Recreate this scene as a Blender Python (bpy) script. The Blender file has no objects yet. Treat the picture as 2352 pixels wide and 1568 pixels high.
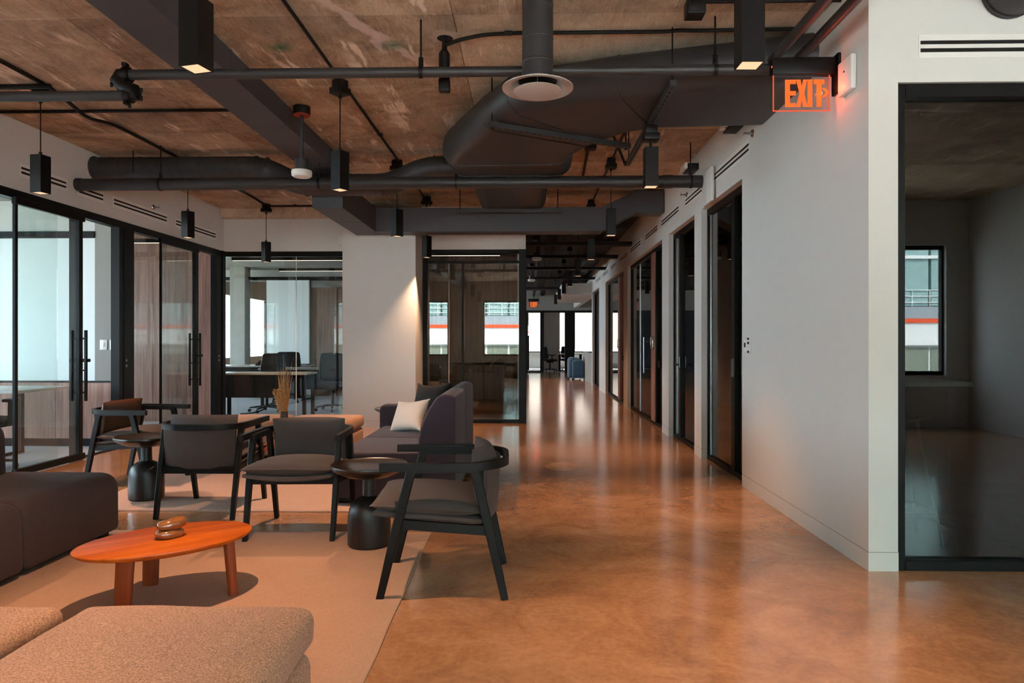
import bpy, bmesh, math, random
from mathutils import Vector, Matrix, Euler, noise as mnoise
R = math.radians
PI = math.pi
random.seed(7)
SC = bpy.context.scene
COL = SC.collection

# ------------------------------------------------------------------ camera, world, sun, exposure
cam_d = bpy.data.cameras.new('camera')
cam_d.sensor_width = 36.0
cam_d.lens = 24.0
cam_d.clip_start = 0.05
cam_d.clip_end = 400
cam = bpy.data.objects.new('camera', cam_d)
cam.location = (0, 0, 1.26)
cam.rotation_euler = (R(90), 0, R(1.315))
COL.objects.link(cam)
SC.camera = cam

SKY = 8.5
world = bpy.data.worlds.new('sky')
SC.world = world
world.use_nodes = True
wb = world.node_tree.nodes['Background']
wb.inputs['Color'].default_value = (0.75, 0.88, 1.0, 1)
wb.inputs['Strength'].default_value = SKY

sd = bpy.data.lights.new('sun', 'SUN')
sd.energy = 24
sd.color = (1.0, 0.95, 0.88)
sd.angle = R(1.0)
sun = bpy.data.objects.new('sun', sd)
sun.rotation_euler = Vector((-0.35, -0.55, -0.80)).to_track_quat('-Z', 'Y').to_euler()
COL.objects.link(sun)


def portal(name, center, sx, sy, direction):
    # light portals: they only steer sampling of the sky through the real window openings
    l = bpy.data.lights.new(name, 'AREA')
    l.shape = 'RECTANGLE'
    l.size = sx
    l.size_y = sy
    l.cycles.is_portal = True
    o = bpy.data.objects.new(name, l)
    o.location = center
    o.rotation_euler = Vector(direction).to_track_quat('-Z', 'Z').to_euler()
    COL.objects.link(o)


portal('portal_rear', (1.33, -2.7, 1.72), 9.9, 2.0, (0, 1, 0))
portal('portal_side', (-9.25, 4.5, 1.72), 11.0, 2.0, (1, 0, 0))
portal('portal_side_office', (-9.25, 13.3, 1.72), 4.6, 2.0, (1, 0, 0))
portal('portal_side_far', (-9.25, 21.9, 1.72), 11.0, 2.0, (1, 0, 0))
portal('portal_office', (-6.6, 16.25, 1.72), 3.4, 2.0, (0, -1, 0))
portal('portal_far', (1.5, 32.25, 1.65), 6.0, 2.0, (0, -1, 0))

SC.view_settings.view_transform = 'Standard'
SC.view_settings.look = 'None'
SC.view_settings.gamma = 1.0
SC.view_settings.use_curve_mapping = False
SC.view_settings.exposure = 0.97
SC.cycles.use_denoising = True
SC.cycles.max_bounces = 10
SC.cycles.diffuse_bounces = 4
SC.cycles.glossy_bounces = 5
SC.cycles.transmission_bounces = 6
SC.cycles.transparent_max_bounces = 24
SC.cycles.caustics_reflective = False
SC.cycles.caustics_refractive = False
SC.cycles.sample_clamp_indirect = 6.0
LAMP = 145.0      # watts of each pendant's spot
LAMP_COL = (1.0, 0.60, 0.36)

# ------------------------------------------------------------------ materials


def lin(c):
    c = c / 255.0
    return c / 12.92 if c <= 0.04045 else ((c + 0.055) / 1.055) ** 2.4


def rgb(r, g, b):
    return (lin(r), lin(g), lin(b), 1)


class NT:
    def __init__(s, name):
        s.m = bpy.data.materials.new(name)
        s.m.use_nodes = True
        s.t = s.m.node_tree
        s.b = s.t.nodes['Principled BSDF']
        s.out = s.t.nodes['Material Output']

    def n(s, typ, ins=None, **kw):
        nd = s.t.nodes.new(typ)
        for k, v in kw.items():
            setattr(nd, k, v)
        for k, v in (ins or {}).items():
            s.set(nd.inputs[k], v)
        return nd

    def set(s, sock, v):
        if isinstance(v, bpy.types.NodeSocket):
            s.t.links.new(v, sock)
        elif isinstance(v, bpy.types.Node):
            s.t.links.new(v.outputs[0], sock)
        else:
            sock.default_value = v

    def p(s, **kw):
        for k, v in kw.items():
            s.set(s.b.inputs[k.replace('_', ' ')], v)

    def math(s, op, a, b=0.0, c=0.0, clamp=False):
        nd = s.n('ShaderNodeMath', {0: a, 1: b, 2: c}, operation=op)
        nd.use_clamp = clamp
        return nd.outputs[0]

    def mix(s, f, a, b):
        nd = s.n('ShaderNodeMix', data_type='RGBA')
        s.set(nd.inputs[0], f)
        s.set(nd.inputs[6], a)
        s.set(nd.inputs[7], b)
        return nd.outputs[2]

    def pos(s):
        return s.n('ShaderNodeNewGeometry').outputs['Position']

    def obj(s):
        return s.n('ShaderNodeTexCoord').outputs['Object']

    def map(s, vec, scale=(1, 1, 1), loc=(0, 0, 0), rot=(0, 0, 0)):
        return s.n('ShaderNodeMapping', {'Vector': vec, 'Scale': scale, 'Location': loc, 'Rotation': rot}).outputs[0]

    def noise(s, vec, scale, detail=4, rough=0.55, dist=0.0):
        return s.n('ShaderNodeTexNoise', {'Vector': vec, 'Scale': scale, 'Detail': detail, 'Roughness': rough,
                                          'Distortion': dist}).outputs['Fac']

    def ramp(s, f, stops):
        nd = s.n('ShaderNodeValToRGB', {'Fac': f})
        e = nd.color_ramp.elements
        while len(e) < len(stops):
            e.new(0.5)
        for i, (q, c) in enumerate(stops):
            e[i].position = q
            e[i].color = c if len(c) == 4 else (*c, 1)
        return nd.outputs[0]

    def step(s, f, a, b):
        nd = s.n('ShaderNodeMapRange', {'Value': f, 'From Min': a, 'From Max': b})
        return nd.outputs[0]

    def bump(s, h, strength=0.3, dist=0.01):
        s.p(Normal=s.n('ShaderNodeBump', {'Height': h, 'Strength': strength, 'Distance': dist}).outputs[0])


def plain(name, col, rough=0.5, metal=0.0, var=0.06, nscale=9.0, bump=0.0, bscale=120, spec=0.5, coat=0.0):
    t = NT(name)
    v = t.obj()
    n = t.noise(v, nscale, 5)
    c = t.mix(n, tuple(x * (1 - var * 2) for x in col[:3]) + (1,), tuple(min(1, x * (1 + var * 2)) for x in col[:3]) + (1,))
    t.p(Base_Color=c, Roughness=rough, Metallic=metal, Specular_IOR_Level=spec, Coat_Weight=coat)
    if bump:
        t.bump(t.noise(v, bscale, 3), bump, 0.002)
    return t.m


def fabric(name, col, var=0.25, scale=260, sheen=0.25, bump=0.5, rough=0.95, heather=None):
    t = NT(name)
    v = t.obj()
    a = t.noise(t.map(v, (1, 1, 1.0)), scale, 2, 0.7)
    b = t.noise(v, 5, 3)
    lo = tuple(x * (1 - var) for x in col[:3]) + (1,)
    hi = heather or tuple(min(1, x * (1 + var)) for x in col[:3]) + (1,)
    c = t.mix(t.step(a, 0.3, 0.7), lo, hi)
    c2 = t.mix(t.step(b, 0.3, 0.7), tuple(x * 0.86 for x in col[:3]) + (1,), col)
    c = t.mix(0.35, c, c2)
    t.p(Base_Color=c, Roughness=rough, Sheen_Weight=sheen, Sheen_Roughness=0.5, Specular_IOR_Level=0.2)
    t.bump(a, bump, 0.0015)
    return t.m


def wood(name, cols, rough=0.4, axis='Z', scale=1.0, coat=0.0, spec=0.5, coords='obj'):
    t = NT(name)
    v = t.obj() if coords == 'obj' else t.pos()
    sc = {'X': (0.7, 14, 14), 'Y': (14, 0.7, 14), 'Z': (14, 14, 0.7)}[axis]
    m = t.map(v, tuple(q * scale for q in sc))
    a = t.noise(m, 1.6, 6, 0.6, 0.6)
    b = t.noise(t.map(v, tuple(q * scale * 6 for q in sc)), 1.5, 3, 0.6)
    f = t.math('ADD', t.math('MULTIPLY', a, 0.8), t.math('MULTIPLY', b, 0.2))
    t.p(Base_Color=t.ramp(f, [(0.33, cols[0]), (0.5, cols[1]), (0.68, cols[2])]), Roughness=rough, Coat_Weight=coat,
        Coat_Roughness=0.15, Specular_IOR_Level=spec)
    t.bump(b, 0.15, 0.001)
    return t.m


def glassmat(name, tint, k=1.0, base=0.04):
    t = NT(name)
    g = t.n('ShaderNodeNewGeometry')
    d = t.n('ShaderNodeVectorMath', {0: g.outputs['Incoming'], 1: g.outputs['Normal']}, operation='DOT_PRODUCT').outputs['Value']
    q = t.math('SUBTRACT', 1.0, t.math('ABSOLUTE', d), clamp=True)
    f = t.math('MULTIPLY_ADD', t.math('POWER', q, 5.0), (1 - base), base)
    f = t.math('MULTIPLY', f, k, clamp=True)
    tr = t.n('ShaderNodeBsdfTransparent', {'Color': tint})
    gl = t.n('ShaderNodeBsdfGlossy', {'Color': (1, 1, 1, 1), 'Roughness': 0.0})
    mx = t.n('ShaderNodeMixShader', {0: f, 1: tr, 2: gl})
    t.t.links.new(mx.outputs[0], t.out.inputs['Surface'])
    return t.m


def emit(name, col, strength):
    t = NT(name)
    t.p(Base_Color=(0.01, 0.01, 0.01, 1), Emission_Color=col, Emission_Strength=strength, Roughness=0.6, Specular_IOR_Level=0.1)
    return t.m


def floor_mat():
    t = NT('polished_concrete')
    v = t.pos()
    a = t.noise(v, 0.55, 6, 0.6, 0.8)
    b = t.noise(v, 2.6, 8, 0.68, 1.2)
    c = t.noise(v, 34, 6, 0.7)
    d = t.noise(t.map(v, (1, 1, 1), (7, 3, 0)), 9.0, 6, 0.7, 1.5)
    f = t.math('ADD', t.math('MULTIPLY', a, 0.40), t.math('ADD', t.math('MULTIPLY', b, 0.38), t.math('MULTIPLY', c, 0.22)))
    col = t.ramp(f, [(0.34, rgb(122, 86, 60)), (0.46, rgb(160, 114, 80)), (0.56, rgb(184, 135, 97)), (0.68, rgb(202, 160, 122))])
    dark = t.step(d, 0.60, 0.74)
    col = t.mix(t.math('MULTIPLY', dark, 0.13), col, rgb(92, 62, 42))
    pale = t.step(t.noise(v, 5.5, 10, 0.8, 2.0), 0.66, 0.74)
    col = t.mix(t.math('MULTIPLY', pale, 0.10), col, rgb(205, 180, 150))
    # one lighter orange patch on the walkway
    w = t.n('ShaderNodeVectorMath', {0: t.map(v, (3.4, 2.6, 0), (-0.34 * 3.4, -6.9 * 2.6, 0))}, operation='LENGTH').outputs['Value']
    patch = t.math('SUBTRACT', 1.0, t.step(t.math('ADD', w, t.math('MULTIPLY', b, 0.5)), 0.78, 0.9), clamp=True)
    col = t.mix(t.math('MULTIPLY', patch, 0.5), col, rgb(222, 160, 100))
    r = t.math('MULTIPLY_ADD', b, 0.14, 0.10)
    t.p(Base_Color=col, Roughness=r, Specular_IOR_Level=0.6, Coat_Weight=0.45, Coat_Roughness=0.13)
    bp = t.n('ShaderNodeBump', {'Height': t.math('ADD', t.math('MULTIPLY', b, 1.0), t.math('MULTIPLY', c, 0.03)), 'Strength': 0.08, 'Distance': 0.012}).outputs[0]
    t.p(Normal=bp, Coat_Normal=bp)
    return t.m


def seg_mask(t, v, p, q, width, wob):
    """1 on a ragged band from p to q (world XY), a chalky scuff across the slab"""
    p = Vector(p)
    q = Vector(q)
    L = (q - p).length
    ang = math.atan2(q.y - p.y, q.x - p.x)
    rel = t.n('ShaderNodeVectorMath', {0: v, 1: (p.x, p.y, 0)}, operation='SUBTRACT').outputs[0]
    loc = t.n('ShaderNodeVectorRotate', {'Vector': rel, 'Angle': -ang}, rotation_type='Z_AXIS').outputs[0]
    s = t.n('ShaderNodeSeparateXYZ', {0: loc})
    yy = t.math('ABSOLUTE', t.math('ADD', s.outputs[1], t.math('MULTIPLY', t.math('SUBTRACT', wob, 0.5), 0.16)))
    a = t.math('SUBTRACT', 1.0, t.step(yy, width * 0.55, width), clamp=True)
    b = t.math('MULTIPLY', t.step(s.outputs[0], 0, 0.08), t.math('SUBTRACT', 1.0, t.step(s.outputs[0], L - 0.1, L), clamp=True))
    return t.math('MULTIPLY', a, b, clamp=True)


def ceiling_mat():
    t = NT('board_formed_concrete')
    v = t.pos()
    grain = t.noise(t.map(v, (9, 1.0, 1), (0, 0, 0), (0, 0, R(18))), 4.0, 7, 0.7, 1.6)
    rings = t.noise(t.map(v, (4.0, 0.8, 1), (3, 1, 0), (0, 0, R(-4))), 2.6, 5, 0.6, 3.0)
    big = t.noise(v, 1.0, 6, 0.65, 0.8)
    mid = t.noise(t.map(v, (1, 1, 1), (5, 5, 0)), 3.4, 6, 0.7, 0.8)
    fine = t.noise(v, 70, 4, 0.7)
    rnd = t.n('ShaderNodeObjectInfo').outputs['Random']
    f = t.math('ADD', t.math('MULTIPLY', grain, 0.22), t.math('ADD', t.math('MULTIPLY', big, 0.36), t.math('MULTIPLY', fine, 0.14)))
    f = t.math('ADD', f, t.math('MULTIPLY', mid, 0.28))
    f = t.math('ADD', f, t.math('MULTIPLY', t.math('SUBTRACT', rnd, 0.5), 0.09))
    col = t.ramp(f, [(0.36, rgb(106, 88, 72)), (0.46, rgb(166, 142, 118)), (0.55, rgb(202, 178, 152)), (0.68, rgb(230, 212, 188))])
    # dark curling grain left by the plywood form
    rg = t.math('MULTIPLY', t.step(t.math('ABSOLUTE', t.math('SUBTRACT', t.math('FRACT', t.math('MULTIPLY', rings, 7.0)), 0.5)), 0.40, 0.5), t.step(big, 0.42, 0.6))
    col = t.mix(t.math('MULTIPLY', rg, 0.30), col, rgb(110, 84, 66))
    # chalky scuffs
    st = t.noise(t.map(v, (6.5, 1.0, 1), (2, 5, 0), (0, 0, R(-8))), 1.35, 6, 0.62)
    msk = t.math('MULTIPLY', t.step(st, 0.57, 0.62), t.step(t.noise(v, 1.6, 3), 0.47, 0.56))
    col = t.mix(t.math('MULTIPLY', msk, 0.8), col, rgb(244, 224, 204))
    gry = t.step(t.noise(t.map(v, (1, 1, 1), (9, 4, 0)), 0.9, 6, 0.65), 0.52, 0.68)
    col = t.mix(t.math('MULTIPLY', gry, 0.5), col, rgb(138, 130, 114))
    spots = t.step(t.noise(v, 24, 4, 0.6), 0.69, 0.73)
    col = t.mix(t.math('MULTIPLY', spots, 0.8), col, rgb(62, 40, 30))
    wob = t.noise(v, 7, 5, 0.65)
    for p, q, wd in (((-1.32, 4.0), (-0.98, 4.75), .055), ((-1.0, 4.7), (-.62, 5.45), .045), ((-1.06, 4.55), (-1.05, 4.95), .03)):
        col = t.mix(t.math('MULTIPLY', seg_mask(t, v, p, q, wd, wob), 0.8), col, rgb(214, 190, 182))
    for gx, gy in ((-1.75, 4.80), (-0.945, 4.78)):
        d = t.n('ShaderNodeVectorMath', {0: t.map(v, (6.0, 9.0, 0), (-gx * 6.0, -gy * 9.0, 0))}, operation='LENGTH').outputs['Value']
        mk = t.math('SUBTRACT', 1.0, t.step(t.math('ADD', d, t.math('MULTIPLY', wob, 0.9)), 0.45, 1.35), clamp=True)
        col = t.mix(t.math('MULTIPLY', mk, 0.85), col, rgb(14, 98, 60))
    t.p(Base_Color=col, Roughness=0.85, Specular_IOR_Level=0.25)
    t.bump(t.math('ADD', grain, t.math('MULTIPLY', fine, 0.4)), 0.35, 0.006)
    return t.m


MT = {}
MT['floor'] = floor_mat()
MT['ceiling'] = ceiling_mat()
MT['black_ceiling'] = plain('black_painted_concrete', rgb(16, 14, 14), 0.8)
MT['wall'] = plain('painted_wall', rgb(210, 209, 205), 0.75, var=0.012, bump=0.06, bscale=160)
MT['gap'] = plain('painted_gap_shade', rgb(150, 142, 136), 0.9, var=0.01)  # wall colour darkened to stand in for shade in the baseboard groove
MT['white'] = plain('white_plastic', rgb(226, 224, 220), 0.45, var=0.01)
MT['white_board'] = plain('white_board', rgb(226, 234, 234), 0.5, var=0.01)
MT['grey_wall'] = plain('grey_wall', rgb(150, 148, 142), 0.8, var=0.03)
MT['dark_wall'] = plain('dark_grey_wall', rgb(36, 38, 40), 0.9, var=0.08, nscale=3)
MT['black'] = plain('black_metal', rgb(15, 14, 14), 0.45, var=0.03, spec=0.22)
MT['black_frame'] = plain('black_frame', rgb(13, 13, 13), 0.45, var=0.03, spec=0.18)
MT['duct'] = plain('black_painted_duct', rgb(44, 44, 45), 0.46, var=0.05, bump=0.05, bscale=60)
MT['duct_dull'] = plain('charcoal_painted_duct', rgb(66, 66, 70), 0.55, var=0.05)
MT['steel'] = plain('steel', rgb(170, 170, 172), 0.3, 1.0)
MT['chrome'] = plain('chrome', rgb(200, 200, 202), 0.15, 1.0)
MT['dark_hole'] = plain('black_slot', rgb(6, 6, 6), 0.9)
MT['diffuser'] = plain('grey_diffuser', rgb(186, 178, 172), 0.4, var=0.02)
MT['red'] = plain('red_plastic', rgb(150, 40, 20), 0.5)
MT['glass'] = glassmat('clear_glass', (0.93, 0.965, 0.955, 1), 1.0)
MT['glass_dark'] = glassmat('grey_glass', (0.42, 0.46, 0.46, 1), 1.1, 0.045)
MT['glass_room'] = glassmat('box_room_glass', (0.86, 0.88, 0.86, 1), 1.3, 0.05)
MT['glass_win'] = glassmat('window_glass', (0.95, 0.97, 0.97, 1), 0.6)
MT['glass_dimmed'] = glassmat('dimming_window_glass', (0.90, 0.90, 0.91, 1), 0.7)  # tint added to dim the bright outside behind ordinary windows
MT['carpet'] = fabric('grey_carpet', rgb(150, 150, 156), 0.25, 160, 0.1)
MT['carpet_dark'] = fabric('dark_carpet', rgb(92, 84, 80), 0.25, 160, 0.1)
MT['rug'] = fabric('sand_rug', rgb(176, 138, 114), 0.16, 120, 0.05, 0.6)
MT['rug_grey'] = fabric('pale_rug', rgb(186, 152, 136), 0.18, 120, 0.05, 0.6)
MT['wool'] = fabric('tan_wool', rgb(164, 114, 82), 0.6, 190, 0.12, 0.9, heather=rgb(224, 176, 144))
MT['sofa_brown'] = fabric('dark_brown_wool', rgb(70, 54, 51), 0.30, 330, 0.05)
MT['sofa_purple'] = fabric('aubergine_wool', rgb(60, 50, 58), 0.22, 330, 0.12)
MT['chair_fabric'] = fabric('charcoal_wool', rgb(78, 67, 64), 0.22, 380, 0.05)
MT['brown_leather'] = plain('brown_leather', rgb(78, 47, 31), 0.5, var=0.1)
MT['pillow_white'] = fabric('oatmeal_linen', rgb(205, 192, 182), 0.12, 420, 0.2)
MT['pillow_black'] = plain('black_suede', rgb(15, 11, 10), 0.8, var=0.15, nscale=6)
MT['blue_fabric'] = fabric('blue_wool', rgb(54, 88, 114), 0.15, 300)
MT['black_wood'] = wood('black_stained_ash', [rgb(14, 12, 11), rgb(22, 19, 18), rgb(34, 29, 27)], 0.38)
MT['dark_top'] = wood('dark_walnut_top', [rgb(22, 15, 12), rgb(38, 26, 20), rgb(56, 40, 30)], 0.28, 'X')
MT['orange_wood'] = wood('orange_oiled_wood', [rgb(150, 62, 10), rgb(176, 82, 14), rgb(196, 102, 24)], 0.45, 'X', 0.7, spec=0.3)
MT['leg_wood'] = wood('red_oiled_wood', [rgb(120, 50, 22), rgb(144, 64, 28), rgb(164, 80, 40)], 0.4, 'Z')
MT['wood_panel'] = wood('walnut_panel', [rgb(128, 92, 82), rgb(160, 118, 104), rgb(186, 144, 126)], 0.45, 'Z', 1.0)
MT['wood_panel_dark'] = wood('smoked_walnut_panel', [rgb(92, 68, 54), rgb(118, 90, 72), rgb(140, 110, 90)], 0.45, 'Z', 1.0)
MT['resin'] = plain('glazed_bronze', rgb(132, 80, 42), 0.12, var=0.3, nscale=25, coat=1.0)
MT['desk'] = plain('grey_desk_top', rgb(168, 160, 152), 0.4)
MT['mesh_black'] = plain('black_mesh_fabric', rgb(28, 31, 34), 0.7)
MT['straw'] = plain('dried_straw', rgb(172, 122, 72), 0.85, var=0.35, nscale=60)
MT['vase'] = plain('smoky_glass_vase', rgb(70, 62, 60), 0.1, coat=1.0)
MT['glow'] = emit('warm_lamp_glow', (1.0, 0.60, 0.34, 1), 0.62)
MT['glow_lin'] = emit('linear_lamp_glow', (1.0, 0.78, 0.64, 1), 1.3)
MT['exit'] = emit('exit_red_glow', (1.0, 0.155, 0.018, 1), 0.56)
MT['exit_edge'] = emit('exit_edge_glow', (1.0, 0.10, 0.035, 1), 0.55)
MT['exit_pane'] = glassmat('exit_acrylic', (0.90, 0.80, 0.80, 1), 1.0)
MT['concrete'] = plain('raw_concrete', rgb(160, 158, 150), 0.9, var=0.08, nscale=5, bump=0.2)
MT['plaster'] = plain('torn_plaster', rgb(176, 152, 132), 0.9, var=0.1)
MT['facade'] = plain('white_facade', rgb(226, 228, 226), 0.7, var=0.02)
MT['facade_orange'] = plain('orange_band', rgb(226, 78, 30), 0.6, var=0.02)
MT['facade_grey'] = plain('grey_spandrel', rgb(148, 158, 164), 0.6, var=0.03)
MT['facade_teal'] = plain('teal_glazing', rgb(142, 172, 170), 0.25, var=0.12, nscale=0.4)
MT['facade_green'] = plain('olive_glazing', rgb(120, 128, 112), 0.3, var=0.15, nscale=0.4)


def brick_mat():
    t = NT('painted_brick')
    v = t.pos()
    s = t.n('ShaderNodeSeparateXYZ', {0: v})
    c = t.n('ShaderNodeCombineXYZ', {0: s.outputs[0], 1: s.outputs[2], 2: 0.0})
    b = t.n('ShaderNodeTexBrick', {'Vector': c.outputs[0], 'Color1': rgb(170, 150, 134), 'Color2': rgb(160, 139, 124), 'Mortar': rgb(138, 120, 108),
                                   'Scale': 4.6, 'Mortar Size': 0.018})
    t.p(Base_Color=b.outputs['Color'], Roughness=0.9)
    return t.m


MT['brick'] = brick_mat()

# ------------------------------------------------------------------ mesh helpers


class MB:
    def __init__(s):
        s.bm = bmesh.new()

    def box(s, c, size, rot=None, bev=0.0, seg=2):
        b = bmesh.new()
        bmesh.ops.create_cube(b, size=1.0)
        bmesh.ops.scale(b, vec=size, verts=b.verts)
        if bev:
            bmesh.ops.bevel(b, geom=list(b.edges), offset=min(bev, min(size) * 0.49), segments=seg, profile=0.5, affect='EDGES')
        return s._add(b, c, rot)

    def bx(s, x0, x1, y0, y1, z0, z1, bev=0.0, seg=2):
        return s.box(((x0 + x1) / 2, (y0 + y1) / 2, (z0 + z1) / 2), (abs(x1 - x0), abs(y1 - y0), abs(z1 - z0)), None, bev, seg)

    def _add(s, b, c=(0, 0, 0), rot=None):
        M = Matrix.Translation(Vector(c))
        if rot is not None:
            M = M @ (rot.to_4x4() if isinstance(rot, Matrix) else Euler(rot).to_matrix().to_4x4())
        bmesh.ops.transform(b, matrix=M, verts=b.verts)
        me = bpy.data.meshes.new('tmp')
        b.to_mesh(me)
        b.free()
        s.bm.from_mesh(me)
        bpy.data.meshes.remove(me)
        return s

    def loft(s, rings, cap=True, closed=True):
        bm = s.bm
        vr = [[bm.verts.new(p) for p in r] for r in rings]
        n = len(vr[0])
        for a, b in zip(vr[:-1], vr[1:]):
            for i in range(n if closed else n - 1):
                j = (i + 1) % n
                try:
                    bm.faces.new((a[i], a[j], b[j], b[i]))
                except ValueError:
                    pass
        if cap:
            bm.faces.new(list(reversed(vr[0])))
            bm.faces.new(vr[-1])
        return s

    def tube(s, pts, r, seg=10, cap=True):
        pts = [Vector(p) for p in pts]
        rs = r if isinstance(r, (list, tuple)) else [r] * len(pts)
        rings = []
        up = None
        for i, p in enumerate(pts):
            a = pts[max(0, i - 1)]
            b = pts[min(len(pts) - 1, i + 1)]
            t = (b - a).normalized()
            if up is None:
                up = Vector((0, 0, 1)) if abs(t.z) < 0.9 else Vector((1, 0, 0))
            u = (up - t * up.dot(t)).normalized()
            w = t.cross(u)
            up = u
            rings.append([p + (u * math.cos(2 * PI * k / seg) + w * math.sin(2 * PI * k / seg)) * rs[i] for k in range(seg)])
        return s.loft(rings, cap)

    def beam(s, pts, w, h, up=(0, 0, 1), side=None):
        """rectangular bar swept along pts; w sideways, h along up"""
        pts = [Vector(p) for p in pts]
        ws = w if isinstance(w, (list, tuple)) else [w] * len(pts)
        hs = h if isinstance(h, (list, tuple)) else [h] * len(pts)
        rings = []
        for i, p in enumerate(pts):
            a = pts[max(0, i - 1)]
            b = pts[min(len(pts) - 1, i + 1)]
            t = (b - a).normalized()
            if side is not None:
                sd_ = Vector(side).normalized()
                u = sd_.cross(t).normalized()
            else:
                u0 = Vector(up)
                sd_ = t.cross(u0).normalized()
                u = sd_.cross(t).normalized()
            k = 1.0
            if 0 < i < len(pts) - 1:
                t1 = (pts[i] - pts[i - 1]).normalized()
                k = 1.0 / max(0.5, abs(t.dot(t1)))
            kw, kh = (k, 1) if side is None else (1, k)
            rings.append([p + sd_ * ws[i] / 2 * kw * q + u * hs[i] / 2 * kh * e for q, e in ((-1, -1), (1, -1), (1, 1), (-1, 1))])
        return s.loft(rings)

    def cyl(s, p0, p1, r0, r1=None, seg=20):
        return s.tube([p0, p1], [r0, r0 if r1 is None else r1], seg)

    def lathe(s, prof, seg=32, c=(0, 0, 0), sx=1.0, sy=1.0):
        rings = []
        for r, z in prof:
            rings.append([Vector((c[0] + r * sx * math.cos(2 * PI * k / seg), c[1] + r * sy * math.sin(2 * PI * k / seg), c[2] + z)) for k in range(seg)])
        return s.loft(rings)

    def prism(s, poly, z0, z1):
        return s.loft([[Vector((x, y, z0)) for x, y in poly], [Vector((x, y, z1)) for x, y in poly]])

    def pillow(s, w, d, t, p=3.0, q=0.6, edge=0.0, n=14, corner=0.06, low=1.0, sag=0.0):
        """soft cushion in the XY plane centred at the origin"""
        bm = s.bm
        top, bot = {}, {}
        for i in range(n + 1):
            for j in range(n + 1):
                u = math.sin((i / n - 0.5) * PI) * 0.6 + (2 * i / n - 1) * 0.4
                v = math.sin((j / n - 0.5) * PI) * 0.6 + (2 * j / n - 1) * 0.4
                h = (max(0, 1 - abs(u) ** p) * max(0, 1 - abs(v) ** p)) ** q * t / 2
                # pull the middle of each edge in a little: pointed corners
                x = u * w / 2 * (1 - corner * (1 - v * v) * abs(u) ** 4)
                y = v * d / 2 * (1 - corner * (1 - u * u) * abs(v) ** 4)
                z0 = -sag * (1 - u * u)
                border = i in (0, n) or j in (0, n)
                top[i, j] = bm.verts.new((x, y, z0 + h + edge / 2))
                bot[i, j] = top[i, j] if border and edge == 0 else bm.verts.new((x, y, z0 - h * low - edge / 2))
        for i in range(n):
            for j in range(n):
                bm.faces.new((top[i, j], top[i + 1, j], top[i + 1, j + 1], top[i, j + 1]))
                bm.faces.new((bot[i, j + 1], bot[i + 1, j + 1], bot[i + 1, j], bot[i, j]))
        if edge:
            loop = [(i, 0) for i in range(n)] + [(n, j) for j in range(n)] + [(i, n) for i in range(n, 0, -1)] + [(0, j) for j in range(n, 0, -1)]
            for a, b in zip(loop, loop[1:] + loop[:1]):
                bm.faces.new((bot[a], bot[b], top[b], top[a]))
        return s

    def move(s, loc=(0, 0, 0), rot=(0, 0, 0)):
        bmesh.ops.transform(s.bm, matrix=Matrix.Translation(Vector(loc)) @ Euler(rot).to_matrix().to_4x4(), verts=s.bm.verts)
        return s

    def jitter(s, amp, scale, seed=0.0):
        for v in s.bm.verts:
            v.co += mnoise.noise_vector(v.co * scale + Vector((seed, seed * 2, 0))) * amp
        return s

    def build(s, name, mat, parent=None, loc=None, rot=None, smooth=True, ang=32):
        me = bpy.data.meshes.new(name)
        bmesh.ops.recalc_face_normals(s.bm, faces=s.bm.faces)
        s.bm.to_mesh(me)
        s.bm.free()
        me.materials.append(MT[mat] if isinstance(mat, str) else mat)
        if smooth:
            me.polygons.foreach_set('use_smooth', [True] * len(me.polygons))
            me.set_sharp_from_angle(angle=R(ang))
        o = bpy.data.objects.new(name, me)
        COL.objects.link(o)
        if parent:
            o.parent = parent
        if loc is not None:
            o.location = loc
        if rot is not None:
            o.rotation_euler = rot
        return o


def tag(o, label=None, cat=None, group=None, kind=None):
    if label:
        o['label'] = label
    if cat:
        o['category'] = cat
    if group:
        o['group'] = group
    if kind:
        o['kind'] = kind
    return o


def thing(name, label, cat, loc=(0, 0, 0), rz=0.0, group=None, kind=None):
    o = bpy.data.objects.new(name, None)
    o.empty_display_size = 0.1
    o.location = loc
    o.rotation_euler = (0, 0, rz)
    COL.objects.link(o)
    return tag(o, label, cat, group, kind)


def kids(o):
    return [c for c in bpy.data.objects if c.parent == o]


def dup(o, loc, rz=0.0, label=None, parent=None):
    c = o.copy()
    COL.objects.link(c)
    if parent is None:
        c.location = loc
        c.rotation_euler = (0, 0, rz)
        if label:
            c['label'] = label
    else:
        c.parent = parent
    for ch in list(o.children):
        dup(ch, None, 0, None, c)
    return c


def fillet(pts, r, n=6):
    pts = [Vector(p) for p in pts]
    out = [pts[0]]
    for a, b, c in zip(pts[:-2], pts[1:-1], pts[2:]):
        d1 = (a - b)
        d2 = (c - b)
        rr = min(r, d1.length * 0.49, d2.length * 0.49)
        p, q = b + d1.normalized() * rr, b + d2.normalized() * rr
        for k in range(n + 1):
            t = k / n
            out.append(p * (1 - t) ** 2 + b * 2 * t * (1 - t) + q * t * t)
    out.append(pts[-1])
    return out


def struct(name, mb, mat, label=None, parent=None):
    o = mb.build(name, mat, parent)
    if parent is None:
        o['kind'] = 'structure'
        if label:
            o['label'] = label
    return o


# ------------------------------------------------------------------ the shell
CZ = 3.34      # underside of the concrete slab
HZ = 2.68      # head of the glazed openings
YB = 10.68     # glazed wall across the back of the lounge
XL = -4.80     # left glazed wall
XR = 1.87      # right wall

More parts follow.
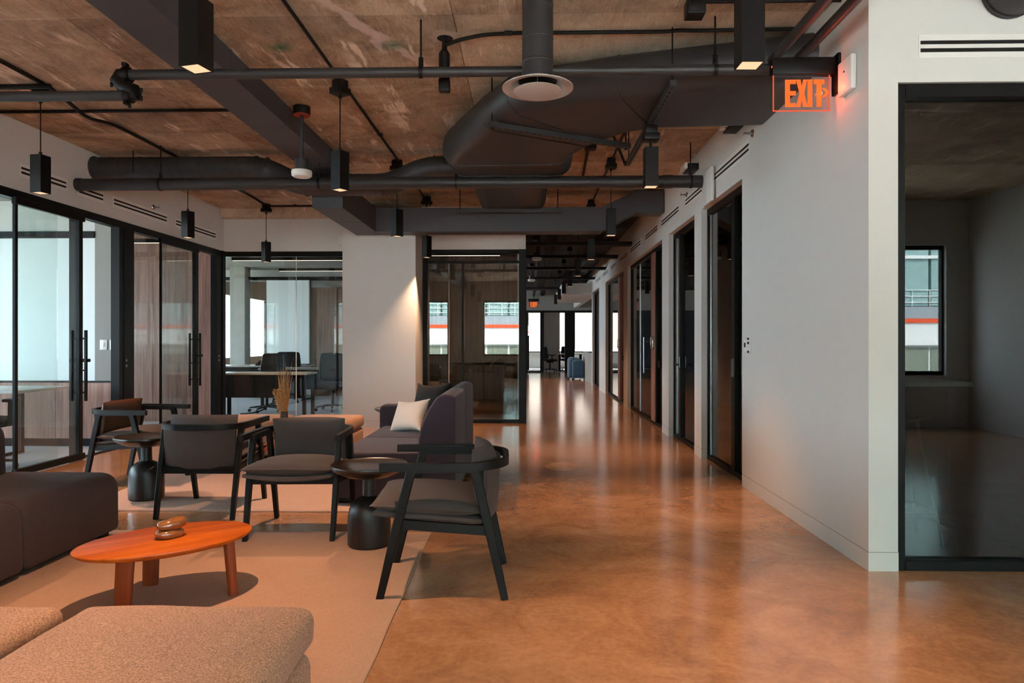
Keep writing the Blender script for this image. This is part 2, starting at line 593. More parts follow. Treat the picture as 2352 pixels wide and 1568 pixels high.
struct('floor', MB().bx(-10, 8, -3, 33, -0.25, 0.0), 'floor', 'polished brown concrete floor with mottled stain and soft reflections')
ceil = struct('ceiling', MB().bx(-10, 8, -3, 33, CZ + 0.014, CZ + 0.3), 'ceiling', 'brown board-formed concrete ceiling slab with panel joints')
xs = [-7.976, -5.476, -2.976, -0.476, 2.024, 4.524, 7.024]
ys = [-2.9, -1.66, -0.46, 0.74, 1.94, 3.14, 4.34, 5.54, 6.74, 7.94, 9.14, 10.34, 11.3]
for i in range(len(xs) - 1):
    for j in range(len(ys) - 1):
        dz = random.uniform(-0.003, 0.003)
        MB().bx(xs[i] + .003, xs[i + 1] - .003, ys[j] + .002, ys[j + 1] - .002, CZ + dz, CZ + 0.0139).build('panel', 'ceiling', ceil)
# torn plaster round the hole above the fire device
m = MB()
rin, rout = [], []
for k in range(28):
    a = 2 * PI * k / 28
    rr = 0.085 + random.uniform(-0.012, 0.028)
    rout.append(Vector((-0.565 + rr * 1.15 * math.cos(a), 4.655 + rr * 1.15 * math.sin(a), CZ - 0.004)))
    rin.append(Vector((-0.565 + 0.055 * math.cos(a), 4.655 + 0.055 * math.sin(a), CZ - 0.010)))
m.loft([rout, rin], cap=False)
m.build('plaster_patch', 'plaster', ceil)
m = MB()
m.lathe([(0.0, 0), (0.055, 0.0), (0.055, 0.002), (0, 0.002)], 20, (-0.565, 4.655, CZ - 0.009))
m.build('core_hole', 'dark_hole', ceil)
struct('ceiling', MB().bx(-9.1, 1.86, 11.3, 32.0, CZ - 0.004, CZ + 0.012), 'black_ceiling', 'black painted ceiling over the long corridor')

# right wall: one long plastered wall with five glazed openings
OPEN = [(6.0, 7.395), (7.703, 9.10), (9.55, 12.85), (13.38, 16.43), (17.93, 19.75)]
m = MB()
prev = 3.79
for a, b in OPEN:
    m.bx(XR, XR + 0.16, prev, a, 0, HZ)
    prev = b
m.bx(XR, XR + 0.16, prev, prev + 0.18, 0, HZ)
m.bx(XR, XR + 0.16, 3.79, prev + 0.18, HZ, CZ + 0.01)
m.bx(XR + .001, XR + 0.16, prev + 0.18, 27.8, 2.62, CZ + 0.01)
struct('wall_right', m, 'wall', 'long off-white wall on the right with tall glazed openings')
m = MB()
m.bx(2.0301, 6.5, 3.79, 3.92, HZ, CZ + 0.01)
m.bx(XR + 0.001, 2.03, 3.7899, 3.92, 0, CZ + 0.01)
struct('wall_right_return', m, 'wall', 'off-white wall end and lintel facing the lounge around the dark glass')
# baseboards: flush with the plaster, marked off by a thin strip coloured as the groove's shade
def base(name, boxes, label):
    m = MB()
    for x0, x1, y0, y1 in boxes:
        m.bx(x0, x1, y0, y1, 0, 0.102)
    o = struct(name, m, 'wall', label)
    m = MB()
    for x0, x1, y0, y1 in boxes:
        m.bx(x0, x1, y0, y1, 0.102, 0.1055)
    m.build('painted_gap_shade', 'gap', o)


E_ = 0.0012
base('baseboard_right', [(XR - E_, 2.032, 3.79 - E_, 6.0)], 'flush baseboard along the right wall')
for k, (a, b) in enumerate(((7.395, 7.703), (9.10, 9.55), (12.85, 13.38), (16.43, 17.93))):
    base('baseboard_pier_%d' % (k + 1), [(XR - E_, XR + .161, a - E_, b + E_)], 'flush baseboard at the foot of a narrow pier')

# left wall above the glazing and solid towards the camera
m = MB()
m.bx(XL - 0.14, XL, -2.5, YB, HZ, CZ + 0.01)
m.bx(XL - 0.14, XL, -2.5, 2.3, 0, HZ)
struct('wall_left', m, 'wall', 'off-white wall band above the black framed glazing on the left')
# back wall band, column and box room walls
m = MB()
m.bx(XL, -2.69, YB, YB + 0.14, HZ, CZ + 0.01)
m.bx(-1.64, -0.03, 10.52, 10.66, HZ, CZ + 0.01)
struct('wall_back', m, 'wall', 'off-white wall band above the glazing at the back')
struct('wall_column', MB().bx(-2.69, -1.625, 9.86, 10.9, 0, 3.05), 'wall', 'broad off-white column between the two glazed rooms')
base('baseboard_column', [(-2.69 - E_, -1.625 + E_, 9.86 - E_, 10.6)], 'flush baseboard round the broad column')
struct('wall_corridor', MB().bx(-0.16, -0.04, 10.7, 16.2, 0, CZ), 'wall', 'plain wall along the left of the corridor')
struct('trim_1', MB().bx(-4.79, -2.70, YB - 0.16, YB - 0.001, 3.19, CZ - .004), 'ceiling', 'concrete downstand where the slab meets the back wall')

# rear wall behind the camera with its window band, right end wall, outer left wall
m = MB()
segs = [(-10, -3.5), (-2.76, -1.53), (6.16, 6.6)]
for a, b in segs:
    m.bx(a, b, -2.7, -2.5, 0, CZ)
for a, b in ((-3.5, -2.76), (-1.53, 6.16)):
    m.bx(a, b, -2.7, -2.5, 0, 0.76)
    m.bx(a, b, -2.7, -2.5, 2.68, CZ)
struct('wall_rear', m, 'wall', 'wall behind the viewpoint with a band of windows')
for k, (a, b) in enumerate(((-3.5, -2.76), (-1.53, 6.16))):
    w = thing('window_%d' % (11 + k), 'window band behind the viewpoint', None, kind='structure')
    mm = MB()
    nb = max(1, round((b - a) / 1.25))
    for q in range(nb + 1):
        x = a + (b - a) * q / nb
        mm.bx(x - .03, x + .03, -2.64, -2.56, 0.76, 2.68)
    mm.bx(a, b, -2.64, -2.56, 0.76, 0.82)
    mm.bx(a, b, -2.64, -2.56, 2.62, 2.68)
    mm.build('window_frame', 'black_frame', w)
    MB().bx(a, b, -2.605, -2.598, 0.8, 2.64).build('glass_pane', 'glass_win', w)
struct('wall_right_end', MB().bx(6.5, 6.6, -2.6, 7.0, 0, CZ), 'wall', 'end wall of the open area on the right')
m = MB()
for a, b in ((-3, -1.0), (10.2, 11.2), (15.4, 16.6), (27.2, 32.2)):
    m.bx(-9.3, -9.15, a, b, 0, CZ)
m.bx(-9.3, -9.15, -1.0, 27.2, 0, 0.76)
m.bx(-9.3, -9.15, -1.0, 27.2, 2.68, CZ)
struct('wall_far_left', m, 'wall', 'outer wall of the offices on the left with windows')
w = thing('window_13', 'window band of the offices on the left', None, kind='structure')
m = MB()
for y in (-1.0, 0.8, 2.6, 4.4, 6.2, 8.05, 10.2, 11.2, 13.3, 15.4, 16.6, 18.4, 20.2, 22.0, 23.8, 25.6, 27.2):
    m.bx(-9.26, -9.19, y - .03, y + .03, 0.76, 2.68)
m.build('window_frame', 'black_frame', w)
MB().bx(-9.228, -9.222, -1.0, 10.2, 0.76, 2.68).build('glass_pane', 'glass_win', w)
MB().bx(-9.228, -9.222, 11.2, 15.4, 0.76, 2.68).build('glass_pane', 'glass_win', w)
MB().bx(-9.228, -9.222, 16.6, 27.2, 0.76, 2.68).build('glass_pane', 'glass_win', w)

# office carpets and dropped ceilings
struct('floor', MB().bx(-9.15, XL - 0.05, -2.5, 10.6, 0.0, 0.006), 'carpet', 'pale grey carpet of the left offices')
struct('floor', MB().bx(-9.15, -0.2, YB + 0.05, 16.0, 0.0, 0.006), 'carpet', 'pale grey carpet of the back office')
struct('floor', MB().bx(2.04, 6.5, 3.93, 5.75, 0.0, 0.006), 'carpet_dark', 'dark carpet in the meeting room behind the grey glass')
struct('ceiling', MB().bx(-9.15, XL - 0.15, -2.5, 16.0, 2.95, 3.0), 'grey_wall', 'dropped ceiling of the left offices')
struct('ceiling', MB().bx(XL - 0.149, -0.17, YB + 0.16, 16.0, 2.95, 3.0), 'grey_wall', 'dropped ceiling of the back office')
struct('ceiling', MB().bx(2.04, 6.5, 3.93, 20, 2.82, 2.87), 'dark_wall', 'dropped ceiling of the dark rooms on the right')

# first office: end partition of white glazed board over timber
MB_ = MB().bx(-9.15, -5.19, 8.08, 8.16, 0.79, 2.5)
struct('wall_office', MB_, 'white_board', 'pale glazed partition inside the first left office')
struct('wall_office_grey', MB().bx(-5.19, XL - .06, 8.07, 8.17, 0.79, 2.95), 'grey_wall', 'grey wall strip with switches in the first left office')
struct('wall_office_head', MB().bx(-9.15, -5.19, 8.08, 8.17, 2.58, 2.95), 'wall', 'white head above the office partition')
struct('trim_2', MB().bx(-9.15, -5.19, 8.05, 8.16, 2.5, 2.58), 'black_frame', 'black head rail of the office partition')
m = struct('wall_office_timber', MB().bx(-9.15, XL - .06, 8.07, 8.17, 0.1, 0.77), 'wood_panel', 'walnut panelled lower part of the office partition')
for k in range(5):
    MB().bx(-9.1 + k * 0.86, -9.1 + (k + 1) * 0.86 - 0.006, 8.056, 8.071, 0.1, 0.765).build('panel', 'wood_panel', m)
struct('trim_3', MB().bx(-9.15, XL - .06, 8.045, 8.16, 0.77, 0.79), 'black_frame', 'thin black rail on the timber panelling')
struct('baseboard_office', MB().bx(-9.15, XL - .06, 8.06, 8.16, 0.006, 0.1), 'black_frame', 'black baseboard of the office partition')
for dx in (0.0, 0.12):
    t_ = thing('light_switch', 'white switch plate on the grey strip in the left office' + (', nearer the door' if dx else ', farther from the door'), 'switch', (-5.08 + dx, 8.068, 1.22), group=None)
    MB().bx(-.045, .045, -.006, 0, -.06, .06, .004).build('plate', 'white', t_)
    MB().bx(-.012, .012, -.011, -.006, -.025, .025, .002).build('rocker', 'white', t_)
# second office: walnut wall
wp = struct('wall_office_walnut', MB().bx(-9.15, XL - .06, 10.62, 10.76, 0, 2.95), 'wood_panel', 'walnut panelled wall of the second left office')
for k in range(8):
    MB().bx(-9.1 + k * 0.535, -9.1 + (k + 1) * 0.535 - 0.006, 10.602, 10.621, 0.006, 2.6).build('panel', 'wood_panel', wp)
# back office: far wall
m = MB()
m.bx(-9.15, -7.6, 16.0, 16.2, 0, CZ)
m.bx(-5.15, -0.1, 16.0, 16.2, 0, CZ)
m.bx(-7.6, -5.15, 16.0, 16.2, 0, 0.7)
m.bx(-7.6, -5.15, 16.0, 16.2, 2.70, CZ)
struct('wall_far_office', m, 'wall', 'far wall of the back office with a window')
w = thing('window_14', 'bright window at the far end of the back office', None, kind='structure')
m = MB()
for x in (-7.6, -6.84, -6.0, -5.15):
    m.bx(x - .04, x + .04, 15.96, 16.06, 0.7, 2.7)
m.bx(-7.6, -5.15, 15.96, 16.06, 0.66, 0.72)
m.bx(-7.6, -5.15, 15.96, 16.06, 2.68, 2.74)
m.build('window_frame', 'black_frame', w)
MB().bx(-7.6, -5.15, 16.02, 16.026, 0.7, 2.7).build('glass_pane', 'glass_win', w)
struct('wall_office_column', MB().bx(-6.74, -6.40, 15.3, 15.62, 0, 2.95), 'concrete', 'raw concrete column in the back office')
struct('wall_office_white', MB().bx(-5.98, -5.0, 15.5, 15.58, 0.75, 2.66), 'white_board', 'pale board standing beside the office window')
wp = struct('wall_office_walnut_far', MB().bx(-4.98, -0.2, 15.6, 15.7, 0, 2.5), 'wood_panel_dark', 'dark walnut panelled wall at the end of the back office')
for k in range(8):
    MB().bx(-4.97 + k * 0.59, -4.97 + (k + 1) * 0.59 - 0.006, 15.582, 15.601, 0.01, 2.49).build('panel', 'wood_panel_dark', wp)
struct('trim_4', MB().bx(-9.1, -0.2, 15.5, 15.6, 2.66, 2.74), 'black_frame', 'black head rail across the end of the back office')
# box room: smoked walnut wall
wp = struct('wall_box_room', MB().bx(-2.6, -0.17, 12.3, 12.4, 0, 2.95), 'wood_panel_dark', 'smoked walnut wall of the small glazed room')
for k in range(4):
    MB().bx(-2.59 + k * 0.605, -2.59 + (k + 1) * 0.605 - 0.006, 12.28, 12.301, 0.01, 2.55).build('panel', 'wood_panel_dark', wp)
struct('wall_box_room_side', MB().bx(-2.72, -2.62, 10.91, 15.55, 0, 2.95), 'grey_wall', 'side wall between the small glazed room and the office')
# dark rooms on the right
m = MB()
for y in (5.75, 7.5, 9.28, 13.1, 17.1, 19.85):
    m.bx(2.031, 6.5, y, y + 0.08, 0, 2.85)
m.bx(5.2, 5.3, 5.83, 20, 0, 2.85)
struct('wall_dark_rooms', m, 'dark_wall', 'dark grey partitions of the rooms on the right')
struct('baseboard_meeting', MB().bx(2.04, 6.5, 5.735, 5.751, 0.006, 0.09), 'black_frame', 'black baseboard at the back of the meeting room')

# ------------------------------------------------------------------ glazing


def rails(w, members, name='frame_rail', mat='black_frame'):
    for b in members:
        MB().bx(*b, 0.003, 1).build(name, mat, w)


def pull_bar(parent, x, y, z0, z1, ax, off):
    """long vertical pull bars on both faces of a door, joined by three standoffs"""
    for s_ in (-1, 1):
        d = off * s_
        px_, py_ = (x + d, y) if ax == 'x' else (x, y + d)
        h = MB().bx(px_ - .013, px_ + .013, py_ - .013, py_ + .013, z0, z1, .003).build('pull_handle', 'black', parent)
    for z in (z0 + .09, (z0 + z1) / 2 - .05, z1 - .09):
        a, b = ((x - off, y, z), (x + off, y, z)) if ax == 'x' else ((x, y - off, z), (x, y + off, z))
        MB().cyl(a, b, .009, seg=10).build('standoff', 'black', parent)


# left wall glazing (plane X = XL)
struct('trim_5', MB().bx(XL - .09, XL + .012, 2.3, YB, 2.60, HZ), 'black_frame', 'black head rail along the left glazing')
w = thing('window_1', 'fixed glass pane of the first left office, nearest the viewpoint', None, kind='structure')
rails(w, [(XL - .06, XL, 2.3, 6.2, 0, 0.05), (XL - .06, XL, 2.3, 2.36, 0.05, 2.6), (XL - .06, XL, 4.2, 4.23, 0.05, 2.6)])
MB().bx(XL - .034, XL - .026, 2.36, 6.9, 0.05, 2.6).build('glass_pane', 'glass', w)
d1 = thing('door_1', 'black framed sliding glass door of the first left office', None, kind='structure')
rails(d1, [(XL + .03, XL + .075, 6.2, 7.19, 0.01, 0.075), (XL + .03, XL + .075, 6.2, 7.19, 2.535, 2.6),
           (XL + .03, XL + .06, 6.21, 6.245, 0.075, 2.535), (XL + .03, XL + .075, 7.09, 7.15, 0.075, 2.535)], 'door_rail')
MB().bx(XL + .048, XL + .056, 6.25, 7.09, 0.075, 2.535).build('glass_pane', 'glass', d1)
pull_bar(d1, XL + .05, 7.12, 0.63, 1.38, 'x', 0.075)
MB().cyl((XL + .075, 7.13, 1.06), (XL + .16, 7.13, 1.06), .018, seg=14).build('lock_cylinder', 'black', d1)
struct('trim_6', MB().bx(XL - .09, XL + .012, 7.17, 7.24, 0, 2.6), 'black_frame', 'black jamb beside the first sliding door')
struct('trim_7', MB().bx(XL - .09, XL + .012, 7.90, 7.96, 0, 2.6), 'black_frame', 'thin black jamb of the first doorway')
struct('trim_8', MB().bx(XL - .09, XL + .012, 8.00, 8.20, 0, 2.6), 'black_frame', 'broad black post between the left offices')
struct('trim_9', MB().bx(XL - .09, XL, 7.24, 7.90, 0, 0.006), 'black_frame', 'thin black threshold of the first doorway')
for z in (1.02, 0.955):
    MB().bx(XL + .012, XL + .016, 8.03, 8.05, z, z + .03).build('strike_plate', 'steel', bpy.data.objects['trim_8'])
w = thing('window_2', 'fixed glass pane of the second left office', None, kind='structure')
rails(w, [(XL - .06, XL, 8.2, 9.0, 0, 0.05)])
MB().bx(XL - .034, XL - .026, 8.2, 9.6, 0.05, 2.6).build('glass_pane', 'glass', w)
d2 = thing('door_2', 'black framed sliding glass door of the second left office', None, kind='structure')
rails(d2, [(XL + .03, XL + .075, 8.7, 9.72, 0.01, 0.075), (XL + .03, XL + .075, 8.7, 9.72, 2.535, 2.6),
           (XL + .035, XL + .06, 8.72, 8.75, 0.075, 2.535), (XL + .03, XL + .075, 9.60, 9.70, 0.075, 2.535)], 'door_rail')
MB().bx(XL + .048, XL + .056, 8.75, 9.60, 0.075, 2.535).build('glass_pane', 'glass', d2)
pull_bar(d2, XL + .05, 9.64, 0.63, 1.38, 'x', 0.075)
MB().cyl((XL + .075, 9.66, 1.06), (XL + .15, 9.66, 1.06), .018, seg=14).build('lock_cylinder', 'black', d2)
struct('trim_10', MB().bx(XL - .09, XL + .012, 10.42, 10.56, 0, 2.6), 'black_frame', 'black jamb of the second left doorway')
struct('trim_11', MB().bx(XL - .09, XL + .03, 10.58, YB, 0, HZ), 'black_frame', 'black corner post where the two glazed walls meet')
for z in (1.02, 0.955):
    MB().bx(XL + .012, XL + .016, 10.47, 10.50, z, z + .03).build('strike_plate', 'steel', bpy.data.objects['trim_10'])

# back glazing left of the column
w = thing('window_3', 'glass wall of the back office with a black head rail', None, kind='structure')
rails(w, [(XL, -2.69, YB, YB + .08, 2.60, HZ), (XL, -2.69, YB, YB + .08, 0, 0.06)])
MB().bx(XL, -3.665, YB + .036, YB + .044, 0.06, 2.6).build('glass_pane', 'glass', w)
MB().bx(-3.655, -2.69, YB + .036, YB + .044, 0.06, 2.6).build('glass_pane', 'glass', w)
MB().bx(-3.664, -3.656, YB + .034, YB + .046, 0.06, 2.6).build('glazing_bead', 'white', w)
# glazed box room right of the column
w = thing('window_4', 'dark framed glass front of the small room beside the corridor', None, kind='structure')
rails(w, [(-1.625, -0.03, 10.52, 10.62, 2.62, HZ), (-1.625, -0.03, 10.52, 10.62, 0, 0.05), (-1.625, -1.55, 10.52, 10.62, 0.05, 2.62),
          (-0.135, -0.02, 10.50, 10.64, 0, HZ), (-1.55, -0.135, 10.54, 10.60, 2.47, 2.505), (-1.02, -0.985, 10.54, 10.60, 0.05, 2.47)])
MB().bx(-1.55, -1.225, 10.566, 10.574, 0.05, 2.62).build('glass_pane', 'glass_room', w)
MB().bx(-1.215, -1.02, 10.566, 10.574, 0.05, 2.47).build('glass_pane', 'glass_room', w)
MB().bx(-0.985, -0.135, 10.566, 10.574, 0.05, 2.47).build('glass_pane', 'glass_room', w)
MB().bx(-1.223, -1.217, 10.564, 10.576, 0.05, 2.47).build('glazing_bead', 'white', w)

# dark glass of the front room on the right
w = thing('window_5', 'tall grey glass front of the meeting room at the right edge', None, kind='structure')
rails(w, [(2.03, 2.075, 3.80, 3.90, 0, HZ - .004), (2.075, 5.6, 3.80, 3.90, 2.60, HZ - .004), (2.075, 5.6, 3.80, 3.90, 0, 0.055), (5.55, 5.6, 3.80, 3.90, 0.055, 2.60),
          (2.075, 5.55, 3.86, 3.89, 2.54, 2.56)])
MB().bx(2.075, 5.55, 3.846, 3.854, 0.055, 2.60).build('glass_pane', 'glass_dark', w)
struct('wall_right_far', MB().bx(5.6, 6.5, 3.79, 3.92, 0, HZ), 'wall', 'off-white wall beyond the grey glass')

# five glazed openings in the right wall
XG = XR + 0.09


def opening(n, a, b, parts, label):
    w = thing('window_%d' % n, label, None, kind='structure')
    rails(w, [(XG - .03, XG + .03, a + .001, a + .035, 0, HZ - .004), (XG - .03, XG + .03, b - .035, b - .001, 0, HZ - .004),
              (XG - .03, XG + .03, a + .035, b - .035, 2.61, HZ - .004), (XG - .03, XG + .03, a + .035, b - .035, 0, 0.05)])
    for kind, y0, y1 in parts:
        if kind == 'glass':
            MB().bx(XG - .004, XG + .004, y0, y1, 0.05, 2.61).build('glass_pane', 'glass_dark', w)
        elif kind == 'stile':
            MB().bx(XG - .035, XG + .035, y0, y1, 0.051, 2.609).build('door_stile', 'black_frame', w)
        elif kind == 'wood':
            MB().bx(XG - .05, XG + .03, y0, y1, 0.051, 2.609).build('timber_stile', 'wood_panel', w)
        elif kind == 'solid':
            MB().bx(XG + .02, XG + .045, y0, y1, 0.051, 2.609).build('door_leaf', 'black', w)
        elif kind == 'bead':
            MB().bx(XG - .012, XG + .012, y0, y1, 0.051, 2.609).build('glazing_bead', 'steel', w)
    return w


w6 = opening(6, *OPEN[0], [('glass', 6.035, 6.40), ('stile', 6.40, 6.50), ('glass', 6.50, 7.33), ('bead', 7.33, 7.36)], 'glazed doorway in the right wall, nearest along the corridor')
w7 = opening(7, *OPEN[1], [('glass', 7.738, 8.66), ('stile', 8.66, 8.74), ('glass', 8.74, 8.98), ('bead', 8.98, 9.06)], 'glazed doorway in the right wall with a lever handle')
w8 = opening(8, *OPEN[2], [('solid', 9.585, 10.26), ('stile', 10.26, 10.34), ('wood', 10.34, 10.62), ('glass', 10.62, 11.9), ('bead', 11.9, 11.92), ('glass', 11.92, 12.815)], 'long glazed opening with a timber stile in the right wall')
w9 = opening(9, *OPEN[3], [('solid', 13.415, 14.2), ('wood', 14.2, 14.5), ('glass', 14.5, 16.395)], 'glazed opening with a dark door farther down the right wall')
w10 = opening(10, *OPEN[4], [('solid', 17.965, 19.715)], 'black door at the end of the right wall')
# handles
MB().bx(XG - .05, XG - .036, 6.43, 6.45, 0.93, 1.10).build('lock_plate', 'steel', w6)
MB().bx(XG - .047, XG - .035, 8.675, 8.725, 0.93, 1.07, .004).build('lock_plate', 'steel', w7)
MB().beam(fillet([(XG - .035, 8.70, 0.97), (XG - .10, 8.70, 0.97), (XG - .10, 8.54, 0.97)], .02), .016, .018).build('lever_handle', 'black', w7)
MB().cyl((XG - .07, 11.15, 0.75), (XG - .07, 11.15, 1.33), .012, seg=10).build('pull_handle', 'steel', w8)
for z in (0.82, 1.26):
    MB().cyl((XG - .07, 11.15, z), (XG, 11.15, z), .008, seg=8).build('standoff', 'steel', w8)
MB().bx(XG - .075, XG - .05, 10.38, 10.55, 1.15, 1.33, .006).build('access_reader', 'chrome', w8)
MB().bx(XG - .03, XG + .02, 10.05, 10.18, 0.87, 0.97, .005).build('lock_body', 'black', w8)
MB().bx(XG - .075, XG - .05, 14.25, 14.42, 1.12, 1.30, .006).build('access_reader', 'chrome', w9)
MB().bx(XG - .03, XG + .02, 13.9, 14.05, 0.87, 0.97, .005).build('lock_body', 'black', w9)

# far end of the corridor
struct('wall_counter', MB().bx(XR, XR + .12, 19.94, 23.0, 0, 0.92), 'grey_wall', 'low grey wall at the end of the corridor')
struct('wall_end', MB().bx(-9.1, 6, 27.8, 27.95, 2.52, CZ), 'grey_wall', 'grey soffit over the glazing at the end of the corridor')
w = thing('window_15', 'black framed glazing at the far end of the corridor', None, kind='structure')
rails(w, [(-0.1, 6.0, 27.8, 27.9, 2.44, 2.52), (0.51, 0.66, 27.78, 27.92, 0, 2.44), (1.51, 1.90, 27.75, 27.95, 0, 2.44), (1.90, 6, 27.8, 27.9, 0, 0.06),
          (-0.1, 0.51, 27.8, 27.9, 0, 0.06), (-0.12, 0.0, 27.8, 27.9, 0, 2.44), (3.6, 3.7, 27.8, 27.9, 0, 2.44)])
MB().bx(0.0, 0.51, 27.846, 27.854, 0.06, 2.44).build('glass_pane', 'glass', w)
MB().bx(1.90, 3.6, 27.846, 27.854, 0.06, 2.44).build('glass_pane', 'glass', w)
MB().bx(-0.02, 0.06, 27.60, 27.63, 0.1, 1.5, .004).build('pull_handle', 'black', w)
m = MB()
m.bx(-9.1, 6, 32.0, 32.2, 0, 0.75)
m.bx(-9.1, 6, 32.0, 32.2, 2.6, CZ)
m.bx(-9.1, -1.2, 32.0, 32.2, 0.75, 2.6)
struct('wall_end_outer', m, 'wall', 'outer wall beyond the end glazing')
w = thing('window_16', 'outer windows at the far end', None, kind='structure')
m = MB()
for x in (-1.2, 0.0, 1.15, 2.18, 3.4, 4.8, 6.0):
    m.bx(x - .04, x + .04, 32.06, 32.14, 0.75, 2.6)
m.bx(-1.2, 6, 32.06, 32.14, 0.72, 0.80)
m.build('window_frame', 'black_frame', w)
MB().bx(-1.2, 6, 32.098, 32.104, 0.75, 2.6).build('glass_pane', 'glass_dimmed', w)
struct('wall_end_white', MB().bx(0.70, 1.42, 30.2, 30.3, 0.0, 2.6), 'wall', 'white wall panel in the far room')
struct('wall_end_right', MB().bx(6, 6.15, 19.9, 32.2, 0, CZ), 'wall', 'right end wall of the far room')
struct('wall_end_left', MB().bx(-9.1, -0.12, 27.8, 27.95, 0, 2.52), 'dark_wall', 'plain wall closing the open area left of the corridor end')  # dark colour given to this unseen wall to darken its mirror image
struct('floor', MB().bx(-9.1, 6, 27.95, 32.0, 0.0, 0.006), 'carpet', 'pale carpet of the far room')
struct('trim_12', MB().bx(1.0, XR, 19.9, 24.0, 2.62, 2.95), 'wall', 'white boxed soffit at the end of the right wall')

# ------------------------------------------------------------------ outside
struct('ground', MB().bx(-150, 150, -120, 120, -14.2, -14), 'concrete', 'street level far below the windows')
b = thing('office_building', 'white office building with an orange band, mirrored in the grey glass', 'building', (0, -32, 0))
m = MB().bx(-26, 34, -10, 0, -14, 1.05)
m.bx(-26, 34, -10, -.4, 1.05, 20)
m.build('wall', 'facade', b)
MB().bx(-26, 34, -.4, .25, 1.05, 2.32).build('parapet', 'facade', b)
MB().bx(-26, 34, -.4, .32, 2.32, 2.56).build('orange_band', 'facade_orange', b)
MB().bx(-26, 34, -.4, .2, 2.56, 3.25).build('spandrel', 'facade_grey', b)
pane_me = None
for k in range(34):
    for z0, z1, mt in ((3.3, 8.9, 'facade_teal'), (9.1, 15.0, 'facade_teal'), (-1.3, 0.95, 'facade_green')):
        x0 = -25.9 + k * 1.75
        o = MB().bx(x0, x0 + 1.6, -.39, .05 + random.uniform(-.02, .02), z0, z1).build('window_pane', mt, b, smooth=False)
for z in (6.0, 12.0):
    MB().bx(-26, 34, 0, .16, z, z + .18).build('transom', 'facade', b)
m = MB()
for k in range(60):
    m.cyl((-25 + k, .1, 3.2), (-25 + k, .1, 4.2), .03, seg=6)
for z in (3.5, 3.85, 4.2):
    m.cyl((-25, .1, z), (34, .1, z), .025, seg=6)
m.build('railing', 'facade', b)
b = thing('brick_building', 'pale brick building seen through the windows at the corridor end', 'building', (0, 44, 0))
MB().bx(-18, 20, 0, 10, -14, 18).build('wall', 'brick', b)
for x in (-14, -9, -4.4, 4.1, 8, 13):
    for z in (-2.2, 1.9, 6.0):
        f = MB().bx(x, x + 1.1, -.06, 0, z, z + 1.5).build('window', 'white', b)
        MB().bx(x + .1, x + 1.0, -.08, -.05, z + .1, z + 1.4).build('pane', 'facade_grey', f)
MB().bx(-18, 20, -.12, 0, 0.62, 0.78).build('string_course', 'facade', b)
# ------------------------------------------------------------------ ducts and pipes under the slab


def rect_duct(bm, pts, w, h):
    bm.beam(pts, w, h)


g = None
# long rectangular duct, jogging down behind the big pipe and turning to the right wall
t = thing('rectangular_duct', 'long charcoal rectangular duct running from above the viewpoint to the column, then right', 'duct', (-2.28, 4, 3.2))
m = MB()
m.bx(-.17, .17, -6.45, 3.95, -.05, .132)
m.bx(-.15, .19, 3.66, 3.951, -.43, -.049)
m.bx(-.15, .19, 3.951, 5.36, -.43, -.10)
m.build('duct_run', 'duct_dull', t, smooth=False)
m = MB().bx(-.15, 3.3, 5.36, 5.66, -.43, -.10)
m.loft([[Vector((3.3, y, z)) for y, z in ((5.36, -.43), (5.66, -.43), (5.66, -.10), (5.36, -.10))],
        [Vector((3.75, y, z)) for y, z in ((5.36, -.18), (5.66, -.18), (5.66, .12), (5.36, .12))]])
m.bx(3.75, 4.14, 5.36, 5.66, -.18, .12)
m.build('cross_run', 'duct_dull', t, smooth=False)
for y in (-1.6, -0.4, 0.8, 2.0, 3.2):
    MB().bx(-.173, .173, y, y + .012, -.053, .1335).build('flange', 'duct_dull', t, smooth=False)
for y in (3.655, 4.6):
    MB().bx(-.153, .193, y, y + .012, -.433, -.097).build('flange', 'duct_dull', t, smooth=False)
for x in (1.1, 2.2, 3.28, 3.76):
    z0, z1 = (-.433, -.097) if x < 3.7 else (-.183, .123)
    MB().bx(x, x + .012, 5.357, 5.663, z0, z1).build('flange', 'duct_dull', t, smooth=False)

# flat oval main duct
t = thing('flat_oval_duct', 'large black flat oval duct sweeping from the right wall and turning away', 'duct', (0, 6, 3.14))


def stad(a, b, zc, hh, n=8):
    a = Vector((a[0], a[1] - 6, zc))
    b = Vector((b[0], b[1] - 6, zc))
    d = (b - a).normalized()
    up = Vector((0, 0, 1))
    r = hh / 2
    pts = []
    for k in range(n + 1):
        q = -PI / 2 + PI * k / n
        pts.append(b - d * r + (d * math.cos(q) + up * math.sin(q)) * r)
    for k in range(n + 1):
        q = PI / 2 + PI * k / n
        pts.append(a + d * r + (d * math.cos(q) + up * math.sin(q)) * r)
    return pts


secs = [((1.868, 4.42), (1.868, 5.62), 0), ((.60, 4.76), (1.05, 5.66), 0), ((.15, 4.93), (.86, 5.78), 0), ((-.17, 5.10), (.68, 6.02), 0), ((-.40, 5.52), (.62, 6.12), 0),
        ((-.80, 6.45), (.47, 6.42), 0), ((-.84, 6.70), (.45, 6.66), 0), ((-.82, 7.12), (.46, 7.12), 0), ((-.64, 7.70), (.24, 7.70), .0), ((-.64, 9.0), (.24, 9.0), 0)]
MB().loft([stad(a, b, dz, .31) for a, b, dz in secs]).build('duct_run', 'duct', t, ang=40)
for i in (1, 3, 4, 6, 7, 8, 9):
    a, b, dz = secs[i]
    r0 = stad(a, b, dz, .322)
    va = Vector((a[0] - b[0], a[1] - b[1], 0)).normalized()
    nrm = Vector((-va.y, va.x, 0)) * .009
    MB().loft([[p - nrm for p in r0], [p + nrm for p in r0]]).build('seam', 'duct', t, ang=40)
